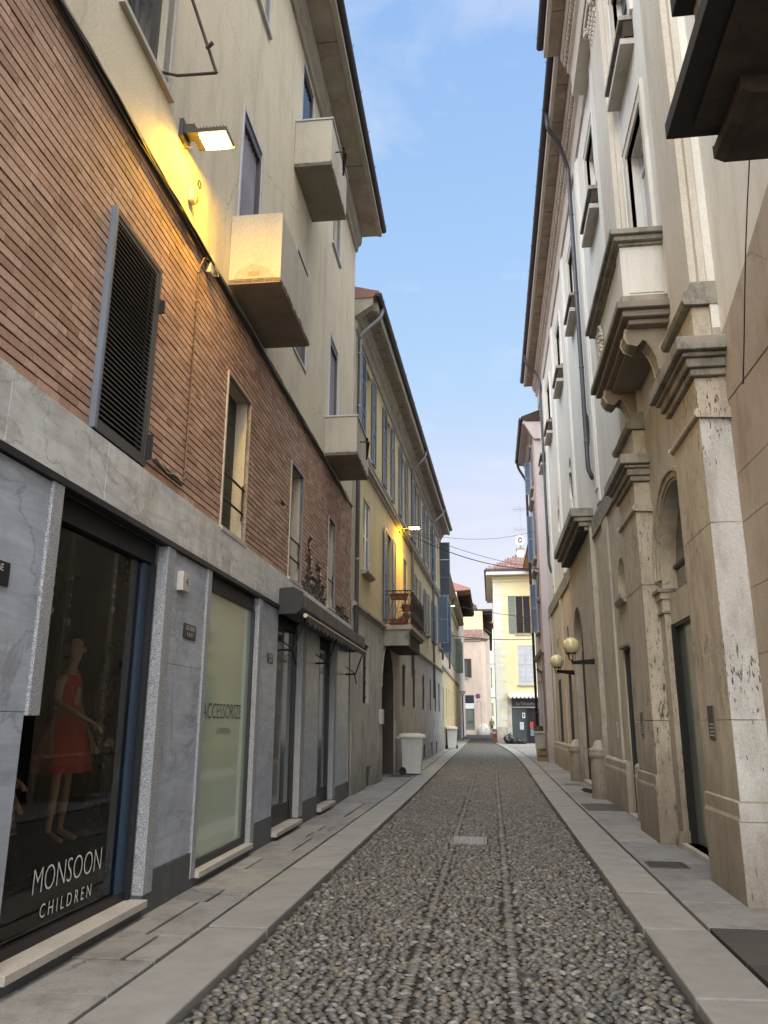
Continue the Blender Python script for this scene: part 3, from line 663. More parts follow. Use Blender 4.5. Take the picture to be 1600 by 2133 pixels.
# shop backing wall with the shop openings
mb = MB(); mb.m(m_plinth); mb.wall(FL, -2, E1, -.2, 3.13, shopw, -.06, .3); mb.build('shop_wall', None, b1)
ww = []
for i, (a, b, c, e) in enumerate(shopw):
    sw = thing('x', (0, 0, 0), None, None) if False else None
    mb = MB(); mb.m(m_darkmetal)
    a1 = a + (.02 if i else .0); b1_ = b
    q_ = .075 if i == 1 else 0
    mb.box(FL, a1, b1_, 2.90, 3.07, -.16, -.085 + q_ * .6)                     # roller box / header
    mb.box(FL, a1, a1 + .035, c + .04, 2.90, -.16, -.10 + q_); mb.box(FL, b1_ - .045, b1_, c + .04, 2.90, -.16, -.07 + q_ * .6); mb.box(FL, a1 + .035, b1_ - .045, c + .04, c + .11 if i < 2 else c + .30, -.16, -.10 + q_)
    if i == 0: mb.m(m_blueframe); mb.box(FL, 6.42, 6.544, c + .11, 2.89, -.17, -.105)
    if i > 1: mb.m(m_greyglass); mb.box(FL, b1_ - .42, b1_ - .05, c + .12, 2.88, -.17, -.104)
    s_ = mb.build('shop_window', None, b1)
    p = MB(); gm = [g_shop, m_frost, m_greyglass, m_greyglass][i]; g_ = -.138 + q_
    p.quad(FL.p(a1 + .03, c + .08, g_), FL.p(b1_ - .04, c + .08, g_), FL.p(b1_ - .04, 2.905, g_), FL.p(a1 + .03, 2.905, g_)); p.build('pane', gm, s_)
    p = MB(); p.m(m_sill); p.box(FL, a - .01, b + .01, c - .012, c + .045, -.16, .075 if i < 2 else .10); p.build('sill', None, s_, bevel=.005)
    ww.append(s_)
# display room behind the first window
mb = MB(); mb.m(m_room)
a, b, c, e, d0, d1 = 4.2, 7.6, .14, 3.0, -1.5, -.36
Q = FL.p
mb.quad(Q(a, c, d1), Q(b, c, d1), Q(b, c, d0), Q(a, c, d0)); mb.quad(Q(a, e, d1), Q(b, e, d1), Q(b, e, d0), Q(a, e, d0)); mb.quad(Q(a, c, d0), Q(b, c, d0), Q(b, e, d0), Q(a, e, d0))
mb.quad(Q(a, c, d1), Q(a, e, d1), Q(a, e, d0), Q(a, c, d0)); mb.quad(Q(b, c, d1), Q(b, e, d1), Q(b, e, d0), Q(b, c, d0))
mb.build('display_room', None, b1)
for i in (1, 2, 3):
    a, b, c, e = shopw[i]; p = MB(); p.m(m_black); p.box(FL, a - .05, b + .05, c, 3.0, -.4, -.17); loose(p, 'dark_room', b1)
# brick-zone windows
a, b, c, e = bo[0]
wn = MB(); wn.m(m_bluegrey); wn.box(FL, a - .005, a + .032, c - .01, e + .03, -.03, .046); wn.m(m_alu); wn.box(FL, b - .03, b + .012, c - .01, e + .02, -.03, .034); wn.box(FL, a + .033, b - .03, e - .01, e + .02, -.03, .032); wn.box(FL, a + .033, b - .03, c - .01, c + .04, -.03, .032)
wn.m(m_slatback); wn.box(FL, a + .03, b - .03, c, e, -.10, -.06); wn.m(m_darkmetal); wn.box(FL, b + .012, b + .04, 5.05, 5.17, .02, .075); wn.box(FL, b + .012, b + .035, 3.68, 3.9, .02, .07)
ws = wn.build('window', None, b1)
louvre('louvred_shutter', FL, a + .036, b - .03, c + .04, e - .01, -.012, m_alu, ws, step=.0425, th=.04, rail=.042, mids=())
for i in (1, 2, 3):
    a, b, c, e = bo[i]; wn = MB(); wn.m([None, m_sill, m_sill, m_sill][i]); wn.box(FL, a - .035, a, c - .03, e + .03, -.03, .014); wn.m(m_mould if i == 1 else m_bluegrey); wn.box(FL, b, b + .03, c - .03, e + .03, -.03, .012)
    wn.box(FL, a, b, e, e + .03, -.03, .012); wn.m(m_sill); wn.box(FL, a - .03, b + .03, c - .05, c, -.2, .036)
    ws = wn.build('window', None, b1)
    rl = MB(); rl.m(m_roller if i == 1 else m_slatback)
    z = c
    while z < e - .01: rl.box(FL, a + .02, b - .02 if i == 1 else b - .25, z + .004, min(z + .046, e), -.20, -.175); z += .05
    rl.m(m_black); rl.box(FL, a, b, c, e, -.25, -.21); rl.build('roller_blind', None, ws)
    if i > 1:
        f2 = MB(); f2.m(m_bluegrey); f2.box(FL, b - .30, b - .24, c, e, -.2, -.12); f2.box(FL, a + .02, b - .3, c + .85, c + .9, -.19, -.13); f2.build('sash', None, ws)
    rr = MB(); rr.m(m_iron)
    for zz in (3.98, 4.28) if i < 3 else (4.2,): rr.tube([FL.p(a, zz, -.03), FL.p(b, zz, -.03)], .014, 6)
    rr.tube([FL.p(b - .04, 3.9, -.03), FL.p(b - .04, 4.33, -.03)], .012, 6); rr.build('safety_rail', None, ws)
# stucco windows
for i, (a, b, c, e) in enumerate(uo):
    wn = MB(); wn.m(m_frame if i else m_sill); surround(wn, FL, a, b, c, e, .045, .016, True, .05 if i in (0, 4, 6) else .02)
    ws = wn.build('window', None, b1)
    door = i in (1, 2, 3, 5)
    D_ = .13 if door else 0
    cu = MB(); cu.m(m_alu); cu.box(FL, a, a + .05, c, e, -.2 + D_, -.13 + D_); cu.box(FL, b - .05, b, c, e, -.2 + D_, -.13 + D_); cu.box(FL, a + .05, b - .05, e - .14, e, -.2 + D_, -.132 + D_)
    if not door: cu.box(FL, (a + b) / 2 - .03, (a + b) / 2 + .03, c, e - .14, -.2, -.134)
    cu.build('sash', None, ws)
    pn = MB(); pn.m(m_curtain if i in (1, 3) else m_pane); n_ = 14
    for k in range(n_):
        u0_, u1_ = a + .05 + (b - a - .1) * k / n_, a + .05 + (b - a - .1) * (k + 1) / n_; pn.quad(FL.p(u0_, c, -.19 + D_ + .02 * (k % 2)), FL.p(u1_, c, -.19 + D_ + .02 * ((k + 1) % 2)), FL.p(u1_, e - .1, -.19 + D_ + .02 * ((k + 1) % 2)), FL.p(u0_, e - .1, -.19 + D_ + .02 * (k % 2)))
    pn.build('curtain' if i in (1, 3) else 'pane', None, ws)
# iron blind arm at the near upper window
mb = MB(); mb.m(m_iron); mb.tube([FL.p(5.72, 7.42, -.05), FL.p(5.78, 7.42, .10), FL.p(5.80, 7.43, .47)], .014, 7); mb.tube([FL.p(5.80, 7.43, .47), FL.p(5.62, 8.1, .26), FL.p(5.45, 8.9, .02)], .016, 7); mb.tube([FL.p(5.735, 7.66, .38), FL.p(5.70, 7.68, .45)], .02, 7)
mb.build('blind_arm', None, b1)
# balconies: solid stucco parapets
def balcony1(u0, u1, z0, z1, out=.62, coping=False, chip=False, bracket=False, cut=0, label=None):
    mb = MB(); mb.m(m_stucco2); th = .09
    mb.box(FL, u0, u0 + th, z0 + .055, z1, .002, out); mb.box(FL, u0 + th, u1 - th, z0 + .055, z1, out - th, out - .001); mb.box(FL, u1 - th, u1, z0 + .055, z1, .002, out)
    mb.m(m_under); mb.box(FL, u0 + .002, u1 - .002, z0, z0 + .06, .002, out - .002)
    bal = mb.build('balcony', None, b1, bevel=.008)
    rs = MB(); rs.m(m_rubble); rr_ = random.Random(int(u0 * 10))
    u = u0
    while u < u1:                                   # spalled lower edge of the slab
        L_ = rr_.uniform(.04, .13); hh = rr_.uniform(.012, .05); rs.box(FL, u, min(u + L_, u1 + .004), z0 + .02, z0 + .03 + hh, out - .02, out + rr_.uniform(.002, .008)); u += L_ * rr_.uniform(1, 1.5)
    d = .02
    while d < out:
        L_ = rr_.uniform(.04, .12); rs.box(FL, u0 - rr_.uniform(.001, .005), u0 + .02, z0 + .02, z0 + .03 + rr_.uniform(.01, .035), d, min(d + L_, out)); d += L_ * 1.1
    rs.build('spalled_edge', None, bal)
    if coping: cp = MB(); cp.m(m_frame); cp.box(FL, u0 - .02, u1 + .02, z1, z1 + .03, .0, out + .025); cp.m(m_stucco2); cp.build('coping', None, bal)
    if chip:
        cp = MB(); cp.m(m_chip); P = [(.10, z0 + .06)]
        arc = [(.06 + .50 * t, z0 + .06 + .19 * math.sin(math.pi * min(1, t * 1.02)) ** .55 * (1 + .06 * math.sin(17 * t))) for t in [i / 14 for i in range(15)]]
        G = Frame(*FL.p(u0, 0, 0)[:2], FL.n[0], FL.n[1], -FL.t[0], -FL.t[1], 0)
        cp.prism(G, arc, -.01, .004); cp.m(m_orbrick)
        for q in ((.24, .37, .10, .15),): cp.box(G, q[0], q[1], z0 + q[2], z0 + q[3], 0, .008)
        cp.build('broken_render', None, bal)
    if bracket:
        q = MB(); q.m(m_iron); um = (u0 + u1) / 2 - .3
        q.tube([FL.p(um - .12, z1 - .38, out), FL.p(um - .12, z1 - .38, out + .16)], .012, 6); q.tube([FL.p(um - .12, z1 - .30, out + .14), FL.p(um + .05, z1 - .62, out + .12)], .022, 6); q.tube([FL.p(um - .05, z1 - .36, out + .17), FL.p(um + .12, z1 - .66, out + .10)], .018, 6)
        q.build('clothes_bracket', None, bal)
    if label: bal['label'] = label
    return bal
balcony1(7.82, 9.45, 6.44, 7.36, chip=True, label='stucco balcony with a broken patch lit by the lamp')
balcony1(10.66, 12.15, 10.30, 11.17, coping=True, bracket=True)
balcony1(13.78, 15.42, 6.40, 7.17, coping=True, bracket=True)
# eaves
mb = MB(); mb.m(m_mould)
mb.sweep(FL, [(0, 12.98), (.05, 12.98), (.07, 13.06), (.07, 13.12), (.13, 13.16), (.16, 13.28), (.16, 13.42), (0, 13.42)], -2, E1 + .02)
mb.build('cornice', None, b1)
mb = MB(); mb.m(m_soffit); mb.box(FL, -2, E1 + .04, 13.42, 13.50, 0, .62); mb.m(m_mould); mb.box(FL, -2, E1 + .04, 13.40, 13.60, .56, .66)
mb.m(m_joint); 
for u in (1.2, 4.6, 8.1, 11.3, 14.6): mb.box(FL, u, u + .012, 13.416, 13.43, .17, .56)
mb.build('eaves', None, b1)
mb = MB(); mb.m(m_tile); mb.prism(Frame(*FL.p(0, 0, 0)[:2], FL.n[0], FL.n[1], FL.t[0], FL.t[1], 0), [(.76, 13.62), (.76, 13.68), (-5, 15.4), (-10, 13.9), (-10, 13.5), (.6, 13.5)], -2, E1 + .04); mb.build('roof', None, b1)
gutter(FL, -2, E1 + .1, 13.60, .70, b1, r=.075)

# ---- things fixed to the first building
# LED floodlight
L1 = thing('wall_lamp', FL.p(6.15, 7.05, 0), 'lit orange LED floodlight on the cream wall beside the near balcony', 'street lamp')
mb = MB(); mb.m(m_alu); mb.box(FL, 6.13, 6.33, 7.06, 7.26, 0, .04); mb.box(FL, 6.17, 6.30, 7.12, 7.22, .04, .14); mb.tube([FL.p(6.2, 7.10, .01), FL.p(6.24, 7.02, .03), FL.p(6.3, 7.05, .08)], .008, 6); mb.build('bracket', None, L1)
mb = MB(); mb.m(m_alu); GL = FL
mb.box(FL, 6.13, 6.39, 7.08, 7.125, .12, .48)
for k in range(9): mb.box(FL, 6.145, 6.375, 7.125, 7.158, .17 + k * .033, .178 + k * .033)
mb.box(FL, 6.16, 6.36, 7.125, 7.175, .12, .165); mb.build('housing', None, L1, bevel=.006)
mb = MB(); mb.m(m_led); mb.box(FL, 6.15, 6.37, 7.068, 7.081, .20, .46); mb.build('lens', None, L1)
def spot(name, loc, target, energy, color, size, sy, parent, spread=180):
    l = bpy.data.lights.new(name, 'AREA'); l.shape = 'RECTANGLE'; l.size = size; l.size_y = sy; l.energy = energy; l.color = color; l.spread = R(spread)
    o = bpy.data.objects.new(name, l); col.objects.link(o)
    d = Vector(target) - Vector(loc); o.rotation_euler = d.to_track_quat('-Z', 'Y').to_euler(); o.parent = parent; o.location = Vector(loc) - parent.location
    return o
spot('lamp_light', FL.p(6.27, 7.055, .40), FL.p(6.9, 5.2, .30), 34, (1, .54, .0), .22, .24, L1)
# junction boxes, cables
def jbox(name, u, z, label):
    t = thing(name, FL.p(u, z, 0), label, 'junction box')
    a = MB(); a.m(m_plast); a.box(FL, u - .055, u + .055, z - .075, z + .06, .004, .06); a.build('box', None, t, bevel=.012)
    a = MB(); a.m(m_plast)
    for k in range(5): a.tube([FL.p(u - .05 + k * .02, z + .06, .04), FL.p(u - .08 + k * .03, z + .11, .07), FL.p(u - .02 + k * .03, z + .04 - k * .02, .10), FL.p(u + .03, z - .07, .06)], .006, 5)
    a.build('cable_loop', None, t); return t
jbox('junction_box', 6.52, 6.66, 'small pale junction box with tangled wires under the lit floodlight')
jbox('junction_box', 7.13, 6.22, 'small pale junction box with tangled wires at the top edge of the brickwork')
t = thing('wall_hook', FL.p(6.68, 6.92, 0), 'little round iron ring on the stucco below the floodlight', 'hook'); a = MB(); a.m(m_iron); c_ = Vector(FL.p(6.68, 6.92, .03))
a.tube([tuple(c_ + Vector((FL.t[0] * .04 * math.cos(k), FL.t[1] * .04 * math.cos(k), .04 * math.sin(k)))) for k in [i * .5 for i in range(14)]], .008, 6); a.build('ring', None, t)
mb = MB(); rc = random.Random(5)
for k, (dz, dd, r_) in enumerate(((.0, .05, .014), (.035, .04, .010), (-.03, .045, .012), (.06, .03, .006))):
    mb.m(m_darkmetal if k != 1 else m_mould); pts = []; u = -1.5
    while u < 16.9: pts.append(FL.p(u, 6.30 + dz - .02 * abs(math.sin(u * 1.9 + k)) + rc.uniform(-.005, .005), dd + .012 * math.sin(u * 3 + k))); u += .45
    mb.tube(pts, r_, 6)
top(mb.build('cable_bundle'), FL.p(8, 6.3, 0), 'bundle of dark cables running along the top of the brickwork', 'cable')
mb = MB(); mb.m(m_mould); pts = [FL.p(7.05, 6.27, .05), FL.p(6.93, 6.22, .04), FL.p(6.86, 6.05, .022), FL.p(6.855, 5.0, .022), FL.p(6.86, 3.80, .022), FL.p(6.80, 3.74, .025), FL.p(6.5, 3.735, .03), FL.p(6.15, 3.75, .03)]
mb.m(m_conduit); mb.tube(pts, .0095, 7)
for k in range(14): zz = 6.0 - k * .165; mb.tube([FL.p(6.855, zz, .022), FL.p(6.855, zz + .012, .022)], .012, 7)
mb.m(m_joint); mb.tube([FL.p(6.78, 3.70, .03), FL.p(6.45, 3.70, .03), FL.p(6.12, 3.72, .03)], .014, 6); mb.m(m_plast); mb.tube([FL.p(6.75, 3.72, .045), FL.p(6.6, 3.745, .05), FL.p(6.4, 3.70, .045), FL.p(6.2, 3.74, .045)], .004, 5)
top(mb.build('wall_conduit'), FL.p(6.85, 3.7, 0), 'thin clipped cable running down the brickwork between the louvred and the roller-blind windows', 'cable')
# awning cassette with folded arms
aw = thing('shop_awning', FL.p(13.7, 2.9, .1), 'retracted grey cloth awning over the third shop window on the left', 'awning')
P = [(.03, 3.34), (.22, 3.36), (.34, 3.30), (.35, 3.10), (.27, 3.02), (.03, 3.02)]
GA = Frame(*FL.p(0, 0, 0)[:2], FL.n[0], FL.n[1], FL.t[0], FL.t[1], 0)
mb = MB(); mb.m(m_awn); mb.prism(GA, P, 10.74, 16.9); mb.build('cassette', None, aw, bevel=.01)
mb = MB(); mb.m(m_awnend); mb.prism(GA, [(.02, 3.36), (.23, 3.38), (.36, 3.31), (.365, 3.09), (.28, 3.005), (.02, 3.0)], 10.66, 10.74); mb.prism(GA, [(.02, 3.36), (.23, 3.38), (.36, 3.31), (.365, 3.09), (.28, 3.005), (.02, 3.0)], 16.9, 16.97); loose(mb, 'end_cap', aw)
mb = MB(); mb.m(m_valance); mb.tube([FL.p(10.85, 3.0, .37), FL.p(17.0, 3.0, .37)], .032, 8); mb.m(m_awn)
u = 10.85
while u < 16.95:
    q = .025 * math.sin(u * 19); mb.quad(FL.p(u, 3.0, .40), FL.p(u + .06, 3.0, .40), FL.p(u + .06, 2.90 + .025 * math.sin((u + .06) * 19), .385), FL.p(u, 2.90 + q, .385)); u += .06
mb.build('front_bar', None, aw)
for ua in (10.95, 13.55, 16.75):
    mb = MB(); mb.m(m_black)
    mb.tube([FL.p(ua - .12, 2.52, .0), FL.p(ua - .12, 2.52, .22)], .018, 6); mb.tube([FL.p(ua - .12, 2.68, .0), FL.p(ua - .12, 2.54, .2)], .010, 6); mb.tube([FL.p(ua - .12, 2.52, .22), FL.p(ua + .02, 2.98, .36)], .014, 6); mb.tube([FL.p(ua - .12, 2.52, .2), FL.p(ua + .16, 2.33, .2)], .012, 6)
    mb.build('folding_arm', None, aw)
# number box, plates
t = thing('house_number_light', FL.p(6.98, 2.72, 0), 'small white house number box reading 4 on the grey marble', 'house number')
a = MB(); a.m(m_plast); a.box(FL, 6.885, 7.07, 2.72, 2.90, .012, .075); a.build('box', None, t, bevel=.004)
a = text_mb('4', .12, FL, 6.985, 2.775, .0755); a.build('digit', m_signblk, t)
def plate(F, u0, u1, z0, z1, d, label, lines, flip=False, bm=m_signblk, tm=m_letw, name='wall_sign', cat='sign', size=None, group=None):
    t = thing(name, F.p((u0 + u1) / 2, z0, d), label, cat, group)
    a = MB(); a.m(bm); a.box(F, u0, u1, z0, z1, d, d + .012); a.build('plate', None, t, bevel=.002)
    n = len(lines); h = (z1 - z0) / (n + .25); m_ = MB()
    for i, s_ in enumerate(lines):
        q = text_mb(s_, (size or h * .95), F, (u0 + u1) / 2, z1 - h * (i + .92), d + .012, flip, sx=min(1.0, (u1 - u0) * .88 / max(.001, len(s_) * (size or h * .95) * .60)))
        b = len(m_.v); m_.v += q.v; m_.f += [tuple(b + i_ for i_ in f_) for f_ in q.f]; m_.mi += q.mi; m_.sm += q.sm
    m_.build('lettering', tm, t); return t
plate(FL, 7.13, 7.45, 2.31, 2.45, .012, 'black wall plate with white letters on the marble left of the green window', ['SEDE LIBERO', 'R 8 0 7'])
plate(FL, 10.22, 10.50, 2.30, 2.43, .012, 'black wall plate on the marble left of the awning arm', ['SEDE LIBERO', 'R 8 0 7'])
plate(FL, 3.92, 4.25, 2.31, 2.45, .012, 'black wall plate cut by the left edge of the photo', ['       CNE', ''])
# lettering on the glass
m_ = text_mb('MONSOON', .235, FL, 5.66, .46, -.134, sx=.80, thin=.016); top(m_.build('window_lettering', m_letw), FL.p(5.5, .42, -.13), 'large thin white letters low on the nearest shop window', 'lettering')
m_ = text_mb('C H I L D R E N', .125, FL, 5.66, .30, -.134, sx=.86, thin=.006); top(m_.build('window_lettering', m_letw), FL.p(5.5, .27, -.13), 'small spaced white letters under the larger word on the nearest shop window', 'lettering')
m_ = text_mb('ACCESSORIZE', .235, FL, 8.70, 1.58, -.060, sx=.92, thin=.010); top(m_.build('window_lettering', m_letd), FL.p(8.7, 1.58, -.13), 'dark green capital letters across the pale green shop window', 'lettering')
m_ = text_mb('L O N D O N', .09, FL, 8.75, 1.42, -.060, sx=.9); top(m_.build('window_lettering', m_letd), FL.p(8.7, 1.42, -.13), 'tiny spaced dark letters below the larger word on the green window', 'lettering')
# string lights in the window
for k, (u, z) in enumerate(((5.37, 2.33), (5.63, 2.28), (6.35, 2.47), (6.57, 2.72))):
    t = thing('hanging_bulb', FL.p(u, z, -.33), ['hanging white bulb and string, nearest in the dark shop window', 'lowest hanging bulb above the mannequin in red', 'hanging bulb above the mannequin with the silver collar', 'short hanging bulb beside the blue frame of the first shop window'][k], 'ornament', 'bulbs hung in the first shop window')
    a = MB(); a.m(m_plast); a.tube([FL.p(u, z, -.33), FL.p(u + .01, 2.9, -.33)], .0025, 5); a.build('string', None, t)
    a = MB(); a.m(m_white); a.ball(FL.p(u, z, -.33), .022, 10, 1.5)
    for q in (.12, .2, .33): a.ball(FL.p(u, z + q, -.33), .011, 8, 1.8)
    a.build('bulb', None, t)

# ================================================================ mannequins in the first window
def limb(v, e, r, root_i=0, sub=1):
    me = bpy.data.meshes.new('tmp'); me.from_pydata(v, e, []); o = bpy.data.objects.new('tmp', me); col.objects.link(o)
    md = o.modifiers.new('s', 'SKIN'); md.use_smooth_shade = True
    sv = me.skin_vertices[0].data
    for i, q in enumerate(r): sv[i].radius = (q, q) if not isinstance(q, tuple) else q; sv[i].use_root = (i == root_i)
    o.modifiers.new('b', 'SUBSURF').levels = sub; o.modifiers['b'].render_levels = sub
    dg = bpy.context.evaluated_depsgraph_get(); m2 = bpy.data.meshes.new_from_object(o.evaluated_get(dg))
    bpy.data.objects.remove(o); return m2
def mesh_part(me, name, material, root, loc=None):
    me.materials.clear(); me.materials.append(material); o = bpy.data.objects.new(name, me); col.objects.link(o); o.parent = root
    for p in me.polygons: p.use_smooth = True
    return o
def mannequin(u, d, z0, h, label, dress, arm='front', collar=None, wig=True):
    s = h / 1.40
    t = thing('shop_mannequin', FL.p(u, z0, d), label, 'mannequin')
    ax, ay = FL.t; nx, ny = FL.n
    def P(a, b, z): return ((ax * a + nx * b) * s, (ay * a + ny * b) * s, z * s)    # a sideways, b towards the street
    v = [P(0, 0, .78), P(0, 0, .90), P(0, .01, 1.02), P(0, .0, 1.12), P(0, .0, 1.18), P(0, .02, 1.24), P(0, .025, 1.33), P(0, .01, 1.39)]
    r = [.085, .078, .088, .07, .034, .05, .072, .045]; e = [(i, i + 1) for i in range(7)]
    def add(par, pts):
        p = par
        for q, rr in pts: v.append(P(*q)); r.append(rr); e.append((p, len(v) - 1)); p = len(v) - 1
    for sg in (-1, 1):
        add(0, [((sg * .065, 0, .70), .068), ((sg * .075, .01, .42), .042), ((sg * .08, 0, .22), .038), ((sg * .08, -.01, .07), .024), ((sg * .09, .07, .03), .026), ((sg * .095, .12, .02), .016)])
        if arm == 'front' or sg == 1: A = [((sg * .12, 0, 1.09), .038), ((sg * .165, .0, .93), .027), ((sg * .17, .05, .80), .023), ((sg * .12, .14, .68), .015), ((sg * .10, .17, .64), .02)]
        else: A = [((sg * .12, 0, 1.09), .038), ((sg * .18, .02, .93), .027), ((sg * .16, .14, .86), .022), ((sg * .06, .22, .80), .015), ((sg * .03, .24, .78), .02)]
        add(3, A); hb = len(v) - 1; hx, hy, hz_ = A[-1][0]
        for k in range(5):
            o_ = (k - 2) * .012 * (1 if k else 1.3); add(hb, [((hx - sg * .01 + o_, hy + .03 - (k == 0) * .02, hz_ - .03), .0065), ((hx - sg * .015 + o_ * 1.2, hy + .045 - (k == 0) * .025, hz_ - .06 + (k == 0) * .02), .005)])
    body = limb(v, e, [q * s for q in r]); mesh_part(body, 'body', m_skin, t)
    # face: nose, eyes, mouth
    f = MB(); f.m(m_skin); c = P(0, .095, 1.30); f.ball((c[0] + BASE[t.name][0], c[1] + BASE[t.name][1], c[2] + z0), .012 * s, 8, 1.6)
    f.m(m_hair)
    for sg in (-1, 1): c = P(sg * .026, .088, 1.325); f.ball((c[0] + BASE[t.name][0], c[1] + BASE[t.name][1], c[2] + z0), .008 * s, 8, .6)
    f.m(m_red); c = P(0, .088, 1.272); f.ball((c[0] + BASE[t.name][0], c[1] + BASE[t.name][1], c[2] + z0), .013 * s, 8, .4); f.build('face', None, t)
    if wig:
        q = MB(); n = 14; prof = [(.001, 1.425), (.05, 1.41), (.082, 1.36), (.086, 1.30), (.07, 1.25)]; bx, by, bz = BASE[t.name]; vs = []
        for rr, z in prof:
            for k in range(n + 1): a = math.pi * (.93 + 1.14 * k / n); pp = P(rr * math.cos(a), rr * math.sin(a) + .012, z); vs.append((bx + pp[0], by + pp[1], bz + pp[2]))
        q.add(vs, [(i * (n + 1) + k, i * (n + 1) + k + 1, (i + 1) * (n + 1) + k + 1, (i + 1) * (n + 1) + k) for i in range(4) for k in range(n)], True); q.build('hair', m_hair, t)
    q = MB(); n = 28; vs = []; bx, by, bz = BASE[t.name]
    for i, (rx_, z, fl) in enumerate(((.105, 1.12, 0), (.108, 1.03, 0), (.098, .92, 0), (.125, .84, .01), (.175, .74, .02), (.225, .62, .035), (.25, .50, .05), (.255, .46, .06))):
        for k in range(n): a = 2 * math.pi * k / n; rr = rx_ * (1 + fl * 1.6 * math.sin(7 * a + i * .2)); pp = P(rr * math.cos(a), rr * .72 * math.sin(a), z); vs.append((bx + pp[0], by + pp[1], bz + pp[2]))
    q.add(vs, [(i * n + k, i * n + (k + 1) % n, (i + 1) * n + (k + 1) % n, (i + 1) * n + k) for i in range(7) for k in range(n)], True); q.build('dress', dress, t)
    if collar:
        q = MB(); q.m(collar)
        for k in range(60): a = random.uniform(0, 3.14); zz = random.uniform(.98, 1.15); pp = P(.10 * math.cos(a), .085 * math.sin(a) + .02, zz); q.ball((bx + pp[0], by + pp[1], bz + pp[2]), .011, 6)
        q.build('beads', None, t)
    return t
mannequin(6.30, -.62, .62, 1.62, 'child mannequin in a red dress standing in the dark shop window', m_red, 'across')
mannequin(7.05, -.66, .62, 1.62, 'taller mannequin with silver beads behind the one in red', m_floral, 'front', m_silver)
mannequin(5.15, -.55, .30, 1.55, 'mannequin in printed cloth half hidden by the granite post', m_floral, 'across')

# ================================================================ LEFT BUILDING 2: ochre, long, with blue shutters
F2 = left(-3.08, 17.3, 1.25)
b2 = thing('ochre_building', F2.p(30, 0, -5), 'long ochre house with blue grey shutters and grey ground floor, middle of the left side', 'building')
E2 = 42.3; UC = [19.3, 22.95, 26.5, 30.7, 34.2, 37.6, 40.6]
hw = .53
upp = [(c - hw, c + hw, 8.3, 10.70) for c in UC]
mid = [(UC[0] - .5, UC[0] + .5, 5.15, 7.0), (23.15 - .55, 23.15 + .55, 4.35, 7.05)] + [(c - .5, c + .5, 5.2, 7.05) for c in (27.0, 30.7, 34.2, 37.6, 40.6)]
low = [(18.9, 19.7, 1.98, 3.38, None, .12), (21.78, 24.25, -.2, 3.72, 'arch', 1.6)] + [(a, b, 2.03, 3.42, None, .09) for a, b in ((26.05, 26.95), (28.95, 29.85), (32.2, 33.1), (35.25, 36.0), (37.6, 38.35), (39.6, 40.4))] + [(a, b, .12 + g(a), .62 + g(a)) for a, b in ((32.3, 33.1), (35.4, 36.1), (37.7, 38.3))] + [(19.25, 20.15, -.1, .52)]
mb = MB(); mb.m(m_yel); mb.wall(F2, 17.3, E2, 4.2, 11.4, [(a, b, c, e) for a, b, c, e in upp + mid], 0, .2)
mb.m(m_greypl); mb.wall(F2, 17.3, E2, -.4, 4.2, low, .03, .24); mb.quad(F2.p(17.3, 4.2, 0), F2.p(E2, 4.2, 0), F2.p(E2, 4.2, .03), F2.p(17.3, 4.2, .03))
mb.m(m_greypl); mb.box(F2, 17.3, 17.56, 4.2, 11.2, .002, .02)
mb.m(m_yel)
for u_ in (E2,): mb.quad(F2.p(u_, -.4, 0), F2.p(u_, 11.7, 0), F2.p(u_, 11.7, -9), F2.p(u_, -.4, -9))
mb.quad(F2.p(17.3, -.4, -9), F2.p(17.3, 11.7, -9), F2.p(E2, 11.7, -9), F2.p(E2, -.4, -9))
mb.build('wall', None, b2)
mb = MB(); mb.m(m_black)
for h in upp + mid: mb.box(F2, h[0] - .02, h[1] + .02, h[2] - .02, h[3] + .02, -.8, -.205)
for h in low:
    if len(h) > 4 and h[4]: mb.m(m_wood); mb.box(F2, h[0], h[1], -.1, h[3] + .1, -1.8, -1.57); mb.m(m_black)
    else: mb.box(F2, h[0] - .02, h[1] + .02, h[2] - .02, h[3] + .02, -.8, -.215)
loose(mb, 'dark_room', b2)
# plinth course, string courses, cornice
mb = MB(); mb.m(m_greypl)
for a, b in ((17.42, 21.76), (24.27, E2)):
    cs = [a] + sorted([x for h in low[8:] for x in h[:2] if a < x < b]) + [b]
    for p, q in zip(cs, cs[1:]):
        if any(abs(p - h[0]) < .01 and abs(q - h[1]) < .01 for h in low[8:]):
            top_ = [h for h in low[8:] if abs(p - h[0]) < .01][0][3]; mb.box(F2, p, q, top_, 1.55 + g(p), -.0, .055)
        else: mb.box(F2, p, q, -.3, 1.55 + g(p), 0, .055)
mb.build('plinth', None, b2)
mb = MB(); mb.m(m_mould); mb.sweep(F2, [(0, 4.02), (.06, 4.04), (.06, 4.08), (.13, 4.11), (.13, 4.17), (.05, 4.20), (0, 4.20)], 17.4, 21.95); mb.sweep(F2, [(0, 4.02), (.06, 4.04), (.06, 4.08), (.13, 4.11), (.13, 4.17), (.05, 4.20), (0, 4.20)], 25.6, E2)
mb.sweep(F2, [(0, 7.72), (.05, 7.74), (.05, 7.80), (.12, 7.84), (.12, 7.92), (.03, 7.95), (0, 7.95)], 17.5, E2)
mb.box(F2, 17.5, E2, 8.16, 8.24, 0, .03); loose(mb, 'string_course', b2)
mb = MB(); mb.m(m_mould); mb.sweep(F2, [(0, 10.95), (.04, 10.95), (.06, 11.02), (.06, 11.22), (.12, 11.26), (.14, 11.36), (.22, 11.42), (.22, 11.50), (0, 11.5)], 17.42, E2 - .1); mb.build('cornice', None, b2)
